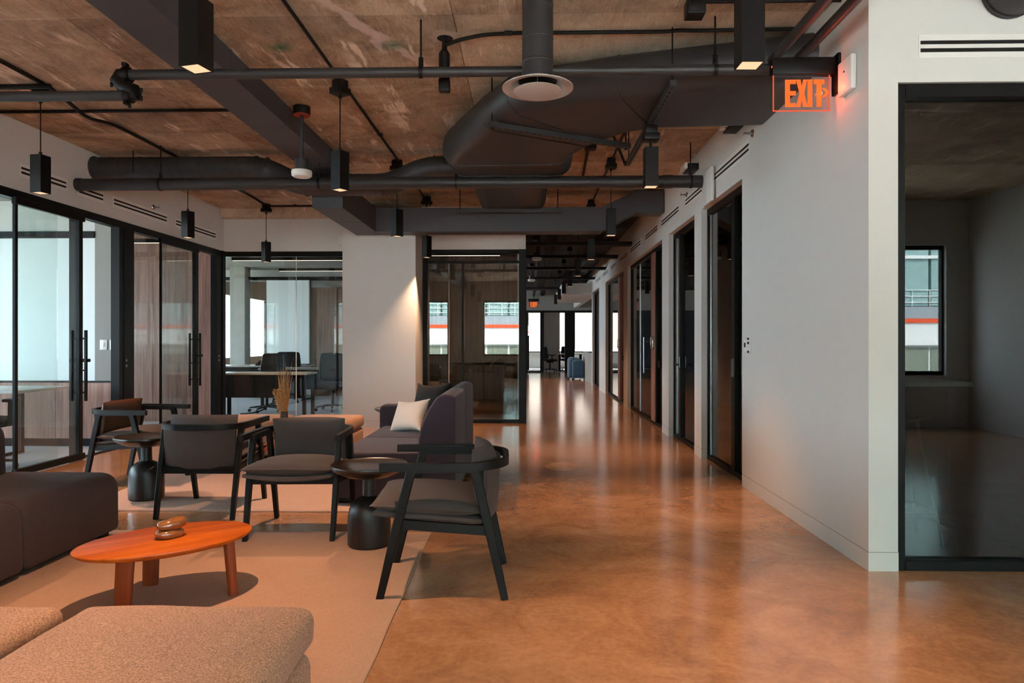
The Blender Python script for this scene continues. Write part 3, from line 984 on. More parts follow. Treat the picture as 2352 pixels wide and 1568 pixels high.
# trapeze strut under it
s_ = thing('trapeze_strut', 'slotted black strut carrying the large oval duct', 'strut', (.31, 5.72, 2.965))
v0, v1 = Vector((-.61, -.36, 0)), Vector((.58, .27, 0))
MB().beam([v0, v1], .042, .042).build('channel', 'duct', s_)
m = MB()
n_ = 22
for k in range(n_):
    p = v0.lerp(v1, (k + .5) / n_) + Vector((0, 0, -.0215))
    m.box(p, (.032, .012, .002), (0, 0, math.atan2(v1.y - v0.y, v1.x - v0.x)))
tag(m.build('slots', 'dark_hole', s_), kind='stuff')
for v in (v0 * .97, v1 * .94):
    MB().cyl(v + Vector((0, 0, -.03)), v + Vector((0, 0, .37)), .006, seg=8).build('threaded_rod', 'black', s_)
    MB().cyl(v + Vector((0, 0, -.035)), v + Vector((0, 0, -.02)), .014, seg=6).build('nut', 'black', s_)
# second strut, lengthwise, that carries the pendant feed
s_ = thing('slotted_strut', 'black channel strut running towards the corridor under the oval duct', 'strut', (.955, 5.5, 2.957))
MB().beam([(0, -1.0, 0), (0, 1.05, 0)], .042, .040).build('channel', 'duct', s_)
m = MB()
for k in range(26):
    m.box((0, -.95 + k * .076, -.0205), (.014, .04, .002))
tag(m.build('slots', 'dark_hole', s_), kind='stuff')
MB().tube(fillet([(-.02, 1.0, .0), (-.02, 1.05, -.015), (-.12, .85, .12), (-.25, .8, .365)], .05), .013, 8).build('conduit_tail', 'black', s_)
for y in (-.97, .98):
    MB().cyl((0, y, .02), (0, y, .376), .005, seg=8).build('threaded_rod', 'black', s_)
# lower strut by the narrow oval duct
s_ = thing('lower_strut', 'black strut under the narrow end of the oval duct', 'strut', (-.18, 8.85, 2.955))
MB().beam([(-.75, 0, 0), (.62, 0, 0)], .042, .042).build('channel', 'duct', s_)
for x in (-.70, .57):
    MB().cyl((x, 0, -.03), (x, 0, .385), .006, seg=8).build('threaded_rod', 'black', s_)


def clevis(parent, x, y, z, r):
    m = MB()
    m.cyl((x - .012, y, z), (x + .012, y, z), r + .006, seg=20)
    m.build('clamp', 'black', parent)
    MB().cyl((x, y, z + r), (x, y, z + r + .06), .016, seg=10).build('hanger_nut', 'black', parent)
    MB().cyl((x, y, z + r + .05), (x, y, CZ), .0065, seg=8).build('hanger_rod', 'black', parent)


# sprinkler main in front
t = thing('sprinkler_main', 'black sprinkler main crossing the room in front with elbow couplings at its left end', 'pipe')
PY, PZ = 4.40, 3.0
MB().cyl((-2.62, PY, PZ), (XR, PY, PZ), .033, seg=20).build('pipe_run', 'duct', t)
clevis(t, -.69, PY, PZ, .033)
clevis(t, 1.2, PY, PZ, .033)
EL = fillet([(-2.60, PY, PZ), (-2.70, PY, PZ), (-2.58, PY - .02, PZ - .115), (-2.66, PY, PZ - .115)], .05, 5)
MB().tube([(-2.60, PY, PZ), (-2.66, PY, PZ - .005), (-2.675, PY - .005, PZ - .035), (-2.64, PY - .01, PZ - .075), (-2.56, PY - .01, PZ - .11), (-2.55, PY - .005, PZ - .13), (-2.60, PY, PZ - .135)],
          [.040, .046, .047, .045, .046, .045, .040], 14).build('elbow', 'black', t)
for x, z in ((-2.615, PZ), (-2.605, PZ - .135)):
    MB().cyl((x - .022, PY, z), (x + .022, PY, z), .049, seg=16).build('coupling', 'black', t)
    for s2 in (-1, 1):
        MB().box((x, PY - .02, z + s2 * .056), (.03, .05, .028), None, .006).build('coupling_lug', 'black', t)
for p in ((-2.70, PY - .03, PZ - .06), (-2.505, PY - .03, PZ - .10), (-2.505, PY - .03, PZ - .15), (-2.58, PY - .03, PZ - .195)):
    MB().cyl(p, (p[0], p[1], p[2] - .03), .009, seg=8).build('bolt', 'black', t)
MB().cyl((-2.63, PY, PZ - .135), (-4.8, PY, PZ - .135), .033, seg=20).build('branch_pipe', 'duct', t)
# big pipe farther back
t = thing('big_pipe', 'thick black pipe spanning wall to wall beneath the ducts', 'pipe')
BY, BZ = 7.17, 2.93
MB().cyl((XL, BY, BZ), (XR, BY, BZ), .064, seg=24).build('pipe_run', 'duct', t)
for x in (-3.9, -2.2, -.75, 1.70):
    clevis(t, x, BY, BZ, .064)
for x, w_ in ((1.46, .05), (-4.78, .03)):
    MB().cyl((x - w_, BY, BZ), (x + w_, BY, BZ), .070, seg=24).build('sleeve', 'duct', t)
# spiral duct
t = thing('spiral_duct', 'black round spiral duct dipping beneath the rectangular duct', 'duct')
SY = 7.47
path = fillet([(XL, SY, 3.18), (-2.92, SY, 3.18), (-2.52, SY, 2.985), (-1.52, SY + .02, 2.985), (-1.12, SY, 3.17), (-.70, SY, 3.17)], .16, 5)
MB().tube(path, .120, 26).build('duct_run', 'duct', t)
m = MB()
for x0, x1, z in ((-4.75, -3.0, 3.18), (-2.42, -1.55, 2.985)):
    pts = []
    n_ = int((x1 - x0) / .11 * 18)
    for k in range(n_):
        a = 2 * PI * k / 18
        pts.append((x0 + (x1 - x0) * k / n_, SY + .121 * math.cos(a) + (.01 if z < 3 else 0), z + .121 * math.sin(a)))
    m.tube(pts, .0035, 5)
tag(m.build('spiral_seam', 'duct', t), kind='stuff')
for x, z in ((-2.98, 3.18), (-2.86, 3.165), (-2.44, 2.985), (-1.6, 2.985), (-1.02, 3.17), (-.92, 3.17)):
    MB().cyl((x - .008, SY + (.01 if z < 3 else 0), z), (x + .008, SY + (.01 if z < 3 else 0), z), .125, seg=26).build('collar', 'duct', t)
MB().cyl((XL, SY, 3.18), (XL + .012, SY, 3.18), .132, seg=26).build('wall_ring', 'duct_dull', t)
for x in (-4.3, -.74):
    MB().cyl((x, SY - .125, 3.1), (x, SY - .125, CZ), .006, seg=8).build('hanger_rod', 'black', t)

# ceiling diffuser
t = thing('round_diffuser', 'round grey ceiling diffuser under a short vertical black duct', 'air diffuser', (.06, 4.10, 2.77))
MB().cyl((0, 0, .05), (0, 0, .57), .093, seg=30).build('drop_duct', 'duct', t)
for z in (.16, .30, .5):
    MB().lathe([(.0925, z - .006), (.0955, z), (.0925, z + .006)], 30).build('collar', 'duct', t)
m = MB()
seg = 44
prof = [(.115, .055), (.15, .03), (.20, .016), (.213, .012), (.213, .006), (.19, .010), (.15, .022), (.128, .046), (.115, .055)]
m.loft([[Vector((r * math.cos(2 * PI * k / seg), r * math.sin(2 * PI * k / seg), z)) for k in range(seg)] for r, z in prof], cap=False)
m.build('flange', 'diffuser', t)
MB().lathe([(0, -.004), (.135, -.004), (.145, 0), (.14, .006), (0, .012)], 44, (0, 0, -.012)).build('centre_disc', 'diffuser', t)
MB().cyl((0, 0, .046), (0, 0, .054), .114, seg=30).build('throat', 'dark_hole', t)
for k in range(3):
    a = 2 * PI * k / 3 + .5
    MB().cyl((.09 * math.cos(a), .09 * math.sin(a), -.006), (.09 * math.cos(a), .09 * math.sin(a), .05), .003, seg=6).build('support_pin', 'steel', t)

# pipes along the top right, duct stub at the far right
for x, lab in ((1.545, 'black pipe above the exit sign, farther from the wall'), (1.70, 'black pipe above the exit sign, closer to the wall')):
    t = thing('water_pipe', lab, 'pipe', (x, 3.2, 3.035), group='pipes above the exit sign')
    MB().cyl((0, -4.5, 0), (0, 1.15, 0), .030, seg=18).build('pipe_run', 'duct', t)
    MB().cyl((0, -.35, 0), (0, -.30, 0), .037, seg=18).build('coupling', 'duct', t)
t = thing('duct_stub', 'black round duct coming out above the grey glass front', 'duct', (2.62, 3.79, 3.165))
MB().cyl((0, 0, 0), (0, -5.2, 0), .145, seg=30).build('duct_run', 'duct', t)
for y in (-.02, -1.2, -2.4):
    MB().cyl((0, y - .012, 0), (0, y, 0), .152, seg=30).build('collar', 'duct', t)

# conduits on the slab
CT = CZ - .021


def conduit(label, pts, r=.012, clips=()):
    t = thing('conduit', label, 'conduit', group='conduits under the slab')
    MB().tube(pts, r, 10).build('conduit_run', 'black', t)
    for p in clips:
        MB().box(p, (.05, .05, .016), None, .004).build('clip', 'black', t)
    return t


conduit('thin black conduit feeding the middle row of pendants', [(-1.475, -1, CT), (-1.475, 10.3, CT)], .013, [(-1.475, 3.9, CZ - .012), (-1.475, 6.8, CZ - .012)])
conduit('black conduit with a wavy flexible end feeding the row of pendants by the left glazing',
        fillet([(-3.86, -1, CT), (-3.87, 5.45, CT), (-3.90, 5.75, CT - .035), (-3.96, 6.05, CT - .055), (-3.92, 6.32, CT - .01), (-3.92, 6.7, CT), (-3.92, 9.6, CT), (-3.95, 10.1, CT)], .15), .016)
conduit('black conduit crossing the slab left of the rectangular duct', [(XL, 6.02, CT), (-2.4, 6.02, CT)], .015)
conduit('thicker black bar on the slab at the left edge', [(XL, 5.32, CT - .04), (-3.78, 5.32, CT - .04)], .022)
conduit('black conduit along the back wall head', [(-3.95, 10.2, CT - .02), (-2.3, 10.2, CT - .02)], .014, [(-3.5, 10.2, CT - .01)])
conduit('black conduit from the fire device across the slab',
        fillet([(-.565, 4.62, CT - .05), (-.45, 4.60, CT - .02), (-.30, 4.58, CT), (-.12, 4.56, CT), (.92, 4.56, CT), (1.0, 4.52, CT - .01), (1.1, 4.54, CT - .005), (1.8, 4.54, CT)], .06), .013, [(-.13, 4.56, CT)])
conduit('black conduit near the pipes above the exit sign', [(1.02, 4.12, CT - .02), (1.87, 4.12, CT - .02)], .014)
conduit('black conduit feeding the pendants along the right wall', [(.955, 6.5, CT), (.955, 11.3, CT)], .013)
conduit('thin black conduit leaning across the slab right of the oval duct', [(.62, 6.6, CT), (.70, 8.9, CT)], .016)
for lab, p in (('black junction box on the slab between the oval duct and the exit sign', (1.01, 4.15, CT - .05)), ('black junction box hanging beside the strut elbow', (.62, 6.75, 3.20))):
    t = thing('junction_box', lab, 'junction box', p)
    MB().box((0, 0, 0), (.11, .11, .10), None, .008).build('box', 'black', t)
    MB().cyl((0, 0, .05), (0, 0, .06 if p[2] > 3.25 else .14), .02, seg=10).build('nipple', 'black', t)
    MB().box((0, -.058, 0), (.08, .006, .07), None, .002).build('cover', 'black', t)
t = thing('fire_device', 'black fire device hanging from the torn hole in the slab', 'fire alarm', (-.565, 4.62, 3.12))
MB().tube([(0, 0, .21), (0, 0, .12), (0, 0, .09), (0, 0, -.10)], [.015, .018, .038, .038], 14).build('body', 'black', t)
MB().box((0, 0, -.13), (.075, .06, .08), None, .006).build('lower_box', 'black', t)

# beams, pipes and cable trays in the dark corridor
for y, z, lab in ((12.3, 2.98, 'nearest'), (14.2, 2.985, 'second'), (16.4, 2.98, 'third'), (19.0, 2.985, 'fourth'), (22.5, 2.98, 'farthest')):
    t = thing('cable_tray', 'dark cable tray crossing the black corridor ceiling, %s of five' % lab, 'cable tray', (.9, y, z), group='trays in the corridor ceiling')
    MB().bx(-.95, .96, -.10, .10, 0, .012).build('tray_base', 'black_ceiling', t)
    for s_ in (-.1, .1):
        MB().bx(-.95, .96, s_ - .006, s_ + .006, 0, .06).build('tray_side', 'black_ceiling', t)
    for x in (-.5, .5):
        MB().cyl((x, 0, 0), (x, 0, CZ - z), .006, seg=6).build('hanger_rod', 'black', t)
for x, z, r, lab in ((.25, 3.12, .05, 'thin'), (.6, 3.2, .09, 'thick')):
    t = thing('corridor_pipe', '%s black pipe running the length of the corridor ceiling' % lab, 'pipe', (x, 12, z))
    MB().cyl((0, -1.2, 0), (0, 15.7, 0), r, seg=14).build('pipe_run', 'black_ceiling', t)
    MB().cyl((0, .5, 0), (0, .56, 0), r + .01, seg=14).build('coupling', 'black_ceiling', t)
t = thing('corridor_duct', 'dark rectangular duct along the top of the corridor beside the right wall', 'duct', (1.45, 12, 3.08))
MB().bx(-.12, .12, -1.0, 12.0, 0, .24).build('duct_run', 'black_ceiling', t, smooth=False)
for y in (0, 3, 6, 9):
    MB().bx(-.123, .123, y, y + .02, -.004, .243).build('flange', 'black_ceiling', t, smooth=False)

# ------------------------------------------------------------------ pendants
lamp_data = bpy.data.lights.new('pendant_lamp', 'SPOT')
lamp_data.energy = LAMP
lamp_data.color = LAMP_COL
lamp_data.spot_size = R(84)
lamp_data.spot_blend = 1.0
lamp_data.shadow_soft_size = 0.018


def make_pendant(top):
    """origin at the lower rim; top = height of the canopy box underside above it"""
    t = thing('pendant_light', 'x', 'pendant light')
    m = MB()
    a, b, h = .05, .046, .305
    sq = lambda s2, z: [Vector((x * s2, y * s2, z)) for x, y in ((-1, -1), (1, -1), (1, 1), (-1, 1))]
    m.loft([sq(b, .065), sq(b, 0), sq(a, 0), sq(a, h)], cap=False)
    m.bm.faces.new([m.bm.verts.new(p) for p in sq(a, h)])
    m.build('housing', 'black', t, smooth=False)
    m = MB()
    m.loft([sq(.0455, .004), sq(.03, .062)], cap=False)
    m.bm.faces.new([m.bm.verts.new(p) for p in sq(.03, .062)])
    m.build('reflector', 'glow', t, smooth=False)
    MB().cyl((0, 0, h), (0, 0, h + .03), .012, seg=12).build('cable_grip', 'black', t)
    MB().cyl((0, 0, h + .02), (0, 0, top), .0045, seg=8).build('cable', 'black', t)
    MB().cyl((0, 0, top - .03), (0, 0, top), .012, seg=12).build('canopy_grip', 'black', t)
    MB().bx(-.06, .06, -.06, .06, top, top + .05, .004).build('canopy', 'black', t)
    MB().bx(-.045, .045, -.045, .045, top + .05, top + .115, .004).build('canopy_box', 'black', t)
    l = bpy.data.objects.new('pendant_lamp', lamp_data)
    l.location = (0, 0, -.003)
    l.parent = t
    COL.objects.link(l)
    return t


PZ0 = 2.46
tall = make_pendant(3.22 - PZ0)
low = make_pendant(2.821 - PZ0)
MIDL = 'pendants in the middle row'
LEFL = 'pendants in the row by the left glazing'
RIGL = 'pendants in the row along the right wall'
first = True
plan = [(-1.462, .58, -10, 'black square pendant above the tan ottoman, outside the upper edge of the view', MIDL, 0),
        (-1.462, 2.98, -14, 'large black square pendant at the top, over the oval orange table', MIDL, 0),
        (-1.490, 5.39, -30, 'black square pendant just in front of the thick pipe, over the two facing armchairs', MIDL, 0),
        (-1.495, 7.78, -42, 'black square pendant hanging in front of the cross duct beside the column', MIDL, 0),
        (-1.445, 9.74, -37, 'small black square pendant washing the column edge with warm light', MIDL, 0),
        (-3.95, .60, 18, 'black square pendant of the glazing side row, outside the left edge of the view', LEFL, 0),
        (-3.95, 3.0, 18, 'black square pendant over the brown sofa, outside the left edge of the view', LEFL, 0),
        (-3.948, 5.445, -9, 'black square pendant by the left glazing, nearest of its row in view', LEFL, 0),
        (-3.935, 7.82, -22, 'black square pendant by the left glazing, second of its row in view', LEFL, 0),
        (-3.955, 10.24, -35, 'small black square pendant in front of the back office glass', LEFL, 0),
        (.966, .6, 2, 'black square pendant over the walkway, outside the upper edge of the view', RIGL, 0),
        (.966, 3.0, 2, 'large black square pendant at the top, left of the exit sign', RIGL, 0),
        (.958, 5.34, 2, 'black square pendant hung from the channel strut under the oval duct', RIGL, 1),
        (.945, 7.77, 2, 'black square pendant in front of the cross duct near the right wall', RIGL, 0),
        (.930, 10.05, 2, 'first pendant inside the dark corridor', RIGL, 0),
        (.925, 12.57, 2, 'second pendant inside the dark corridor', RIGL, 0),
        (.915, 14.9, 2, 'third pendant inside the dark corridor', RIGL, 0),
        (.910, 17.25, 2, 'fourth pendant inside the dark corridor', RIGL, 0),
        (.905, 19.6, 2, 'fifth pendant inside the dark corridor', RIGL, 0),
        (.900, 22.0, 2, 'farthest pendant inside the dark corridor', RIGL, 0)]
narrow_data = lamp_data.copy()
narrow_data.spot_size = R(66)
narrow_data.energy = LAMP * 0.9
dim_data = lamp_data.copy()
dim_data.energy = LAMP * 0.55
used = {0: False, 1: False}
for x, y, rz, lab, grp, kind in plan:
    src = low if kind else tall
    if used[kind]:
        o = dup(src, (x, y, PZ0), R(rz), lab)
    else:
        o = src
        o.location = (x, y, PZ0)
        o.rotation_euler = (0, 0, R(rz))
        o['label'] = lab
        used[kind] = True
    o['group'] = grp
    if x > 0 and y <= 10:
        [c for c in o.children if c.type == 'LIGHT'][0].data = narrow_data
    if y > 10 and x > 0:
        [c for c in o.children if c.type == 'LIGHT'][0].data = dim_data      # the corridor is dimmed

# ------------------------------------------------------------------ exit signs


def poly_mesh(polys, y0, y1):
    m = MB()
    for poly in polys:
        m.loft([[Vector((x, y0, z)) for x, z in poly], [Vector((x, y1, z)) for x, z in poly]])
    return m


EXITP = {
    'E': [[(0, 0), (.62, 0), (.62, .145), (.28, .145), (.28, .42), (.62, .42), (.62, .585), (.28, .585), (.28, .84), (.62, .84), (.62, 1), (0, 1)]],
    'X': [[(0, 0), (.25, 0), (.325, .27), (.40, 0), (.66, 0), (.46, .5), (.64, 1), (.40, 1), (.325, .76), (.25, 1), (0, 1), (.19, .5)]],
    'I': [[(0, 0), (.28, 0), (.28, 1), (0, 1)]],
    'T': [[(.17, 0), (.45, 0), (.45, .83), (.62, .83), (.62, 1), (0, 1), (0, .83), (.17, .83)]],
    '>': [[(0, 0), (.2, 0), (.42, .5), (.2, 1), (0, 1), (.22, .5)]],
}


def exit_sign(loc, s, label, arrow=True):
    """sign hanging in the XZ plane facing -Y; origin at its top right corner at the wall"""
    t = thing('exit_sign', label, 'exit sign', loc)
    t.scale = (s, s, s)
    MB().bx(-.40, -.02, -.03, .03, -.10, 0, .003).build('housing', 'black', t)
    MB().bx(-.02, 0, -.045, .045, -.215, .02, .004).build('wall_plate', 'black', t)
    MB().bx(-.385, -.052, -.004, .004, -.312, -.095).build('acrylic_panel', 'exit_pane', t)
    m = MB()
    m.bx(-.388, -.384, -.005, .005, -.314, -.10)
    m.bx(-.054, -.049, -.005, .005, -.314, -.10)
    m.bx(-.386, -.05, -.005, .005, -.316, -.311)
    m.build('lit_edge', 'exit_edge', t)
    MB().cyl((-.40, -.02, -.055), (-.405, -.02, -.055), .006, seg=10).build('indicator', 'exit_edge', t)
    x = -.318
    hgt = .165
    for ch, wd in (('E', .066), ('X', .068), ('I', .036), ('T', .066)):
        polys = [[(x + px_ * .105, -.292 + pz * hgt) for px_, pz in poly] for poly in EXITP[ch]]
        poly_mesh(polys, -.0065, -.0045).build('letter', 'exit', t, smooth=False)
        x += wd
    if arrow:
        polys = [[(-.098 + px_ * .10, -.235 + pz * .055) for px_, pz in EXITP['>'][0]]]
        poly_mesh(polys, -.0065, -.0045).build('arrow', 'exit', t, smooth=False)
    l = bpy.data.lights.new('exit_lamp', 'POINT')
    l.energy = .85 * s
    l.color = (1.0, 0.10, 0.03)
    l.shadow_soft_size = .02
    lo = bpy.data.objects.new('exit_lamp', l)
    lo.location = (-.10, -.035, -.20)
    lo.parent = t
    COL.objects.link(lo)
    return t


exit_sign((XR, 4.16, 2.965), 1.0, 'lit red exit sign with an arrow, bracketed from the right wall under the pipes')
es = exit_sign((.40, 24.0, 2.76), .95, 'small lit exit sign far down the corridor', False)

MB().cyl((-.2, 0, 0), (-.2, 0, .60), .012, seg=10).build('hanger_stem', 'black', es)

# ------------------------------------------------------------------ vents and small wall devices


def vent(label, c, length, axis, group):
    """two slot linear diffuser; local x along the wall, local -y out of it"""
    rz = {'L': -PI / 2, 'R': PI / 2, 'F': 0}[axis]
    if axis == 'L':
        rz = PI / 2
    if axis == 'R':
        rz = -PI / 2
    t = thing('slot_vent', label, 'vent', c, rz, group)
    L = length / 2
    for z0, z1 in ((-.063, -.0325), (-.0105, .0105), (.0315, .063)):
        MB().bx(-L + .0081, L - .0081, -.005, .0, z0, z1).build('frame_bar', 'white', t, smooth=False)
    for s_ in (-1, 1):
        MB().bx(s_ * L, s_ * (L - .008), -.005, 0, -.063, .063).build('frame_end', 'white', t, smooth=False)
    for z0, z1 in ((-.0325, -.0105), (.0105, .0315)):
        MB().bx(-L + .008, L - .008, -.002, 0, z0, z1).build('slot', 'dark_hole', t, smooth=False)
    return t


for i, (a, b) in enumerate(((6.35, 7.0), (7.18, 7.62), (7.80, 8.98), (9.2, 10.4))):
    vent('two slot vent above the left glazing, %s from the viewpoint' % ('nearest', 'second', 'third', 'farthest')[i], (XL, (a + b) / 2, 2.885), b - a, 'L', 'slot vents above the left glazing')
rv = [(5.80, 6.92), (7.36, 8.15), (8.48, 9.58), (9.86, 10.9), (11.3, 12.5), (12.8, 13.9), (14.4, 15.4), (15.9, 17.0), (17.6, 18.8)]
nm = ('nearest', 'second', 'third', 'fourth', 'fifth', 'sixth', 'seventh', 'eighth', 'farthest')
for i, (a, b) in enumerate(rv):
    vent('two slot vent above the openings of the right wall, %s from the viewpoint' % nm[i], (XR, (a + b) / 2, 2.905), b - a, 'R', 'slot vents above the right openings')
vent('long two slot vent above the grey glass front', (3.0, 3.79, 2.874), 1.72, 'F', None)

t = thing('wall_box', 'white alarm box on the right wall beside the exit sign', 'alarm box', (XR, 4.005, 2.80), -PI / 2)
MB().bx(-.085, .085, -.035, 0, -.10, .10, .010).build('case', 'white', t)
MB().bx(-.006, .006, -.037, -.034, .02, .03).build('slot', 'dark_hole', t)
t = thing('wall_speaker', 'flat white panel standing off the right wall beside the end of the thick pipe', 'speaker', (XR, 6.98, 2.83), -PI / 2)
MB().bx(-.17, .17, -.052, -.02, -.17, .17, .010).build('panel', 'white', t)
MB().bx(-.10, .10, -.02, 0, -.10, .10).build('mount', 'white', t)
t = thing('access_point', 'square white box high on the back wall over the office glass', 'access point', (-2.885, YB, 2.85))
MB().bx(-.085, .085, -.045, 0, -.085, .085, .012).build('case', 'white', t)
MB().cyl((0, -.047, 0), (0, -.044, 0), .01, seg=12).build('lens', 'diffuser', t)
t = thing('thermostat', 'white wall controls between the exit sign wall and the first dark opening', 'thermostat', (XR, 5.83, 1.23), -PI / 2)
MB().bx(-.085, .0, -.014, 0, -.055, .045, .004).build('sensor_plate', 'white', t)
MB().bx(.005, .085, -.016, 0, -.075, .075, .004).build('keypad_plate', 'white', t)
for z in (-.055, .02, .055):
    for x in (.022, .05):
        MB().bx(x, x + .02, -.018, -.015, z - .012, z + .008).build('button', 'dark_wall', t)
MB().bx(-.07, -.03, -.016, -.013, -.02, .02).build('display', 'dark_wall', t)
for i, (y, z) in enumerate(((6.05, 3.17), (7.62, 3.19))):
    t = thing('emergency_light', 'black twin head emergency light high on the right wall, %s' % ('over the first dark opening' if i == 0 else 'behind the thick pipe'), 'emergency light', (XR, y, z), -PI / 2)
    MB().bx(-.12, .12, -.12, 0, -.05, .02, .006).build('case', 'black', t)
    for s_ in (-.06, .06):
        MB().box((s_, -.125, .0), (.085, .06, .06), (R(-15), 0, 0), .008).build('lamp_head', 'white', t)
sp = [((XL, 8.65, 2.98), PI / 2, 'side wall sprinkler head on the left band under the big pipe'), ((XR, 8.05, 2.98), -PI / 2, 'side wall sprinkler head on the right wall past the thick pipe'),
      ((XR, 5.72, 2.99), -PI / 2, 'side wall sprinkler head on the right wall under the oval duct')]
for p, rz, lab in sp:
    t = thing('fire_sprinkler', lab, 'sprinkler', p, rz, 'side wall sprinklers')
    MB().lathe([(0, 0), (.035, 0), (.03, .008), (0, .010)], 18).move((0, 0, 0), (R(90), 0, 0)).build('escutcheon', 'chrome', t)
    MB().cyl((0, 0, 0), (0, -.05, 0), .011, seg=12).build('body', 'steel', t)
    MB().bx(-.022, .022, -.075, -.07, -.012, .012, .002).build('deflector', 'steel', t)
    for s_ in (-1, 1):
        MB().beam([(s_ * .012, -.045, 0), (s_ * .016, -.072, 0)], .004, .006).build('yoke_arm', 'steel', t)


def detector(loc, label, top, r=.09, red=False):
    t = thing('drum_sensor', label, 'sensor', loc)
    MB().lathe([(0, 0), (r * .80, 0), (r * .97, .012), (r, .035), (r * .97, .055), (0, .055)], 32).build('white_disc', 'white', t)
    MB().cyl((0, 0, .055), (0, 0, .155), r * .68, seg=28).build('drum', 'duct', t)
    MB().cyl((0, 0, .155), (0, 0, top), .016, seg=12).build('stem', 'duct', t)
    MB().cyl((0, 0, top), (0, 0, top + .07), .075, seg=20).build('ceiling_box', 'black', t)
    if red:
        MB().cyl((0, 0, top - .008), (0, 0, top), .07, seg=20).build('red_ring', 'red', t)
    return t


detector((-2.0, 6.0, 2.715), 'white and grey drum sensor on a stem beside the rectangular duct', .55, .09, True)
detector((.18, 13.5, 2.86), 'white drum sensor near the start of the dark corridor', .40, .10)
detector((.1, 18.2, 2.86), 'white drum sensor farther down the dark corridor', .40, .10)
t = thing('smoke_detector', 'white smoke detector on the meeting room ceiling behind the grey glass', 'smoke detector', (2.75, 4.7, 2.82))
MB().lathe([(0, -.045), (.035, -.045), (.055, -.035), (.062, -.01), (.07, -.01), (.07, 0), (0, 0)], 28).build('case', 'white', t)
MB().lathe([(.056, -.03), (.060, -.026), (.060, -.018), (.056, -.014)], 28).build('vent_ring', 'diffuser', t)
# ------------------------------------------------------------------ rugs


def rug(name, label, x0, x1, y0, y1, mat, z=0.012, skew=0.0, seed=1.0):
    m = MB()
    n = 60
    edge = []
    for k in range(n):
        edge.append((x0 + (x1 - x0) * k / n, y0))
    for k in range(n):
        edge.append((x1, y0 + (y1 - y0) * k / n))
    for k in range(n):
        edge.append((x1 - (x1 - x0) * k / n, y1))
    for k in range(n):
        edge.append((x0, y1 - (y1 - y0) * k / n))
    pts = []
    for x, y in edge:
        q = mnoise.noise_vector(Vector((x * 3, y * 3, seed))) * .007
        pts.append((x + q.x + skew * (y - y0) * (1 if x > (x0 + x1) / 2 else 0), y + q.y))
    cx, cy = (x0 + x1) / 2, (y0 + y1) / 2
    ins = [(p[0] + (cx - p[0]) * .006, p[1] + (cy - p[1]) * .006) for p in pts]
    m.loft([[Vector((a, b, 0.0005)) for a, b in pts], [Vector((a, b, z * .6)) for a, b in pts], [Vector((a, b, z)) for a, b in ins]])
    return tag(m.build(name, mat), label, 'rug')


rug('area_rug', 'sandy front rug under the oval orange table', -3.35, -.575, .4, 4.47, 'rug', .012, -.014)
rug('area_rug', 'pale pinkish rug at the back under the aubergine sofa and bench', -3.42, -1.0, 5.0, 7.9, 'rug_grey', .014, 0, 4.0)

# ------------------------------------------------------------------ armchairs


